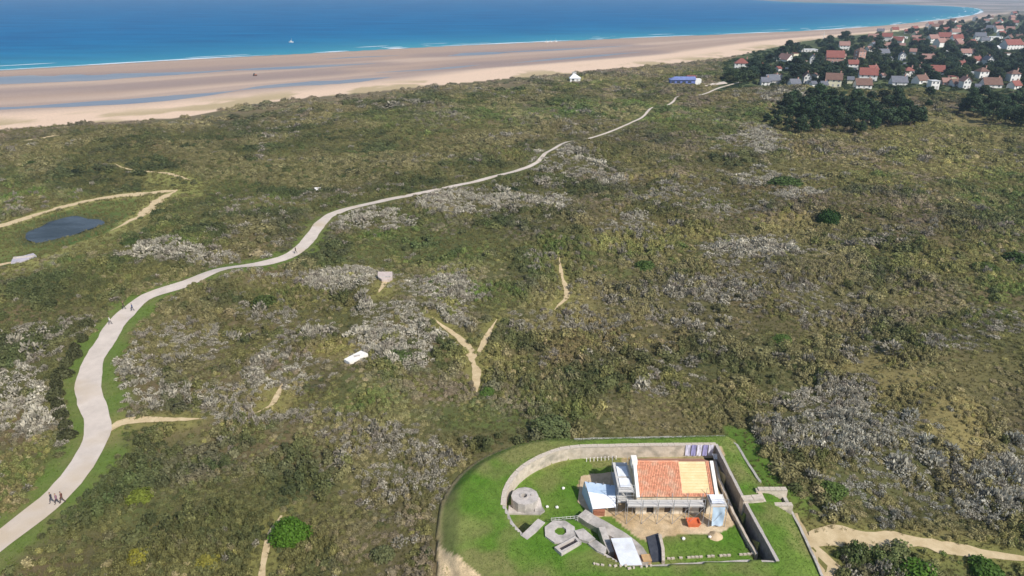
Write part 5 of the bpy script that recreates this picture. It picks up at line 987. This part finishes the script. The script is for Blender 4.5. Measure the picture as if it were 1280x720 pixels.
pad = [at(*p) for p in [(838, 113), (856, 112.5), (853, 115.5), (836, 115)]]; MB().prism(pad, gz1(*pad[0]) - .2, gz1(*pad[0]) + .15).build('parking_pad', M_road)['kind'] = 'structure'
pad = [at(*p) for p in [(868, 107), (905, 104), (909, 106), (876, 110)]]; MB().prism(pad, gz1(*pad[0]) - .2, gz1(*pad[0]) + .15).build('parking_pad', M_road)['kind'] = 'structure'
def slabthing(name, label, cat, pxs, z, h, m):
    P_ = [at(*p) for p in pxs]; c = np.mean(P_, axis=0); zz = max(gz1(*p) for p in P_); rr = empty(name, (c[0], c[1], zz)); tag(rr, label, cat)
    MB().prism([(p[0] - c[0], p[1] - c[1]) for p in P_], -.6, h).build('slab', m, rr); return rr, c
rr, c = slabthing('concrete_slab', 'flat white concrete slab lying tilted in the scrub', 'slab', [(431, 459), (452, 448), (461, 452), (438, 463)], 0, .5, M_white)
MB().box((.2, .1, .53), (1.0, .5, .1), .4).build('kerb', M_conc, rr)
rr, c = slabthing('ruined_bunker', 'pinkish concrete ruin at the head of a tiny trail in the white scrub', 'bunker', [(473, 355), (478, 359), (487, 359), (491, 355), (491, 349), (473, 349)], 0, .6, mat('pinkish_concrete', (.46, .37, .33), scale=1.5, col2=(.58, .49, .44)))
MB().box((0, -.8, .68), (2.6, .4, .2)).build('parapet', M_conc, rr)
rr, c = slabthing('concrete_slab', 'grey and lilac concrete slab at the near end of the pond', 'slab', [(14, 330), (16, 325), (42, 318), (46, 321), (28, 328)], 0, .35, mat('lilac_concrete', (.36, .33, .37), scale=.8, col2=(.50, .46, .50)))
MB().box((0, .5, .5), (4.5, .5, .35), .3).build('kerb', M_conc, rr)
rr, c = slabthing('concrete_block', 'small white block alone in the dark scrub above the road', 'block', [(393, 236.5), (401, 236.5), (401, 233), (393, 233)], 0, .7, M_white); MB().box((.2, .2, .8), (1.0, .8, .25)).build('cap', M_conc, rr)
def boat(px, py, L_, label, sail=False):
    x, y = at(px, py, SEA); r = empty('boat', (x, y, SEA), random.uniform(-.5, .5)); tag(r, label, 'boat', None)
    V = []; n = 9
    for i in range(n):
        t = i / (n - 1); b = .36 * math.sin(math.pi * min(1, .18 + t * .82)) ** .7 * (1 if t < .95 else .2); xx = (t - .5) * L_
        V += [(xx, -b * L_ * .5, .28 * L_ * (.45 + .1 * t)), (xx, -b * L_ * .3, -.03 * L_), (xx, b * L_ * .3, -.03 * L_), (xx, b * L_ * .5, .28 * L_ * (.45 + .1 * t))]
    F = []
    for i in range(n - 1): a = i * 4; F += [(a, a + 1, a + 5, a + 4), (a + 1, a + 2, a + 6, a + 5), (a + 2, a + 3, a + 7, a + 6), (a + 3, a, a + 4, a + 7)]
    F += [(3, 2, 1, 0), (n * 4 - 4, n * 4 - 3, n * 4 - 2, n * 4 - 1)]; MB().add(V, F).build('hull', M_wall['white'], r)
    MB().box((-.05 * L_, 0, .24 * L_), (.3 * L_, .2 * L_, .2 * L_)).build('cabin', M_wall['white'], r); MB().tube((.12 * L_, 0, .1 * L_), (.12 * L_, 0, .8 * L_), .012 * L_).build('mast', M_wall['white'], r); MB().box((.0, 0, .25 * L_), (.2 * L_, .21 * L_, .06 * L_)).build('window', M_glass, r)
boat(364, 53, 6.0, 'small white boat alone on the open blue sea')
for k, px in enumerate((683, 688, 694)): boat(px, 53.0 - .3 * k, 5.0, ['leftmost of three tiny white boats close to the shore', 'middle one of three tiny white boats close to the shore', 'rightmost of three tiny white boats close to the shore'][k])
x, y = at(1028, 56); r = empty('beach_mast', (x, y, gz1(x, y))); tag(r, 'tall thin white mast at the top of the beach before the village', 'mast'); MB().tube((0, 0, 0), (0, 0, 14), .35, .2, n=8).build('pole', M_wall['white'], r); MB().tube((-3, 0, 10.5), (3, 0, 10.5), .12, n=6).build('yard', M_wall['white'], r)
x, y = at(319, 95, -2); r = empty('beach_tractor', (x, y, gz1(x, y))); tag(r, 'small dark tractor standing far out on the wet sand', 'tractor'); r.scale = (.75, .75, .75); MB().box((0, 0, 1.1), (3.2, 1.5, .9)).build('body', M_brown, r); MB().box((-.7, 0, 2.0), (1.3, 1.4, 1.2)).build('cab', M_glass, r)
for xx, rr_ in ((-1.0, .85), (1.2, .55)):
    for yy in (-.9, .9): MB().tube((xx, yy - .2, rr_), (xx, yy + .2, rr_), rr_, n=14).build('wheel', M_dark, r)

# ------------------------------------------------------------------ people on the road
M_skin = mat('skin', (.48, .30, .22), rough=.6, var=.05)
_cl = {}
def cloth(c):
    if c not in _cl: _cl[c] = mat('cloth_%d' % len(_cl), c, rough=.9, var=.15, scale=6)
    return _cl[c]
def person(px, py, face, top, legs, hair, label, h=1.72, stride=.28, arm=.2, hat=None, group=None):
    x, y = at(px, py); s = h / 1.75; me = bpy.data.meshes.new('person_sk')
    J = {'pel': (0, 0, .95, .15), 'waist': (0, 0, 1.10, .13), 'chest': (0, .01, 1.32, .165), 'neck': (0, 0, 1.50, .06), 'chin': (0, .02, 1.57, .075), 'head': (0, .01, 1.66, .10), 'crown': (0, -.01, 1.74, .07)}
    for sg, k in ((-1, 'l'), (1, 'r')):
        st = stride * sg
        J[k + 'hip'] = (.10 * sg, 0, .90, .10); J[k + 'knee'] = (.11 * sg, st * .5 + .05, .50, .065); J[k + 'ank'] = (.11 * sg, st * .95 - .03, .09, .045); J[k + 'toe'] = (.12 * sg, st * .95 + .15, .045, .04)
        J[k + 'sh'] = (.20 * sg, 0, 1.42, .065); J[k + 'el'] = (.27 * sg, -arm * sg * .5 - .03, 1.15, .05); J[k + 'wr'] = (.27 * sg, -arm * sg + .06, .92, .035); J[k + 'ha'] = (.26 * sg, -arm * sg + .10, .82, .04)
    names = list(J); E_ = [('pel', 'waist'), ('waist', 'chest'), ('chest', 'neck'), ('neck', 'chin'), ('chin', 'head'), ('head', 'crown')]
    for k in 'lr': E_ += [('pel', k + 'hip'), (k + 'hip', k + 'knee'), (k + 'knee', k + 'ank'), (k + 'ank', k + 'toe'), ('chest', k + 'sh'), (k + 'sh', k + 'el'), (k + 'el', k + 'wr'), (k + 'wr', k + 'ha')]
    me.from_pydata([tuple(c * s for c in J[n_][:3]) for n_ in names], [(names.index(a), names.index(b)) for a, b in E_], [])
    o = bpy.data.objects.new('person_sk', me); C.objects.link(o); sk = o.modifiers.new('skin', 'SKIN'); sk.use_smooth_shade = True; ss_ = o.modifiers.new('sub', 'SUBSURF'); ss_.levels = 1; ss_.render_levels = 1
    for i, n_ in enumerate(names): me.skin_vertices[0].data[i].radius = (J[n_][3] * s,) * 2; me.skin_vertices[0].data[i].use_root = (n_ == 'pel')
    dg = bpy.context.evaluated_depsgraph_get(); em = bpy.data.meshes.new_from_object(o.evaluated_get(dg)); bpy.data.objects.remove(o)
    em.materials.clear()
    for m in (cloth(top), cloth(legs), M_skin, cloth(hair), cloth((.06, .05, .045))): em.materials.append(m)
    for p in em.polygons:
        c = p.center / s; k = 0
        if c.z > 1.66 or (c.z > 1.58 and c.y < -.03): k = 3
        elif c.z > 1.49: k = 2
        elif abs(c.x) > .19 and c.z < .93: k = 2
        elif c.z < .11: k = 4
        elif c.z < .96: k = 1
        p.material_index = k
    em.name = 'person'; z = gz1(x, y) + .09; o = link('person', em, None, (x, y, z), face); tag(o, label, 'person', group); return o
person(66, 629, 2.4, (.05, .045, .06), (.09, .09, .11), (.10, .06, .04), 'person in a dark jacket and grey trousers, leftmost of the three walking on the road')
person(72.5, 630, 2.4, (.24, .13, .17), (.06, .055, .06), (.22, .14, .08), 'person in a mauve top walking in the middle of the three on the road', 1.68)
person(79, 628, 2.3, (.14, .06, .045), (.12, .08, .06), (.05, .04, .03), 'person in a dark brown coat walking at the road edge, rightmost of three', 1.75)
person(138, 405, 5.6, (.60, .58, .55), (.10, .09, .09), (.06, .04, .03), 'person in a white top walking at the left edge of the road bend')
person(155, 386, 5.5, (.10, .07, .04), (.05, .05, .05), (.05, .04, .03), 'person in dark clothes on the grass verge where the road narrows', 1.8)
person(166, 388, 2.3, (.07, .09, .20), (.06, .06, .08), (.06, .04, .03), 'person in a dark blue top on the middle of the road past the bend')
person(370, 317, 2.2, (.08, .06, .05), (.05, .05, .06), (.05, .04, .03), 'lone dark-clothed person far up the road at its second bend', 1.8)

# ------------------------------------------------------------------ air
hz = bpy.data.materials.new('thin_haze'); hz.use_nodes = True; N = hz.node_tree.nodes; L = hz.node_tree.links
for nd in list(N): N.remove(nd)
ho = N.new('ShaderNodeOutputMaterial'); pv = N.new('ShaderNodeVolumePrincipled'); pv.inputs['Color'].default_value = (.62, .78, 1.0, 1); pv.inputs['Density'].default_value = .00013; pv.inputs['Anisotropy'].default_value = .2
L.new(pv.outputs[0], ho.inputs['Volume'])
m = MB(); m.box((3000, 20000, 27.0), (70000, 42000, 80.0)); o = m.build('haze', hz); tag(o, 'thin bluish haze over the far dunes and sea', 'haze', kind='stuff')
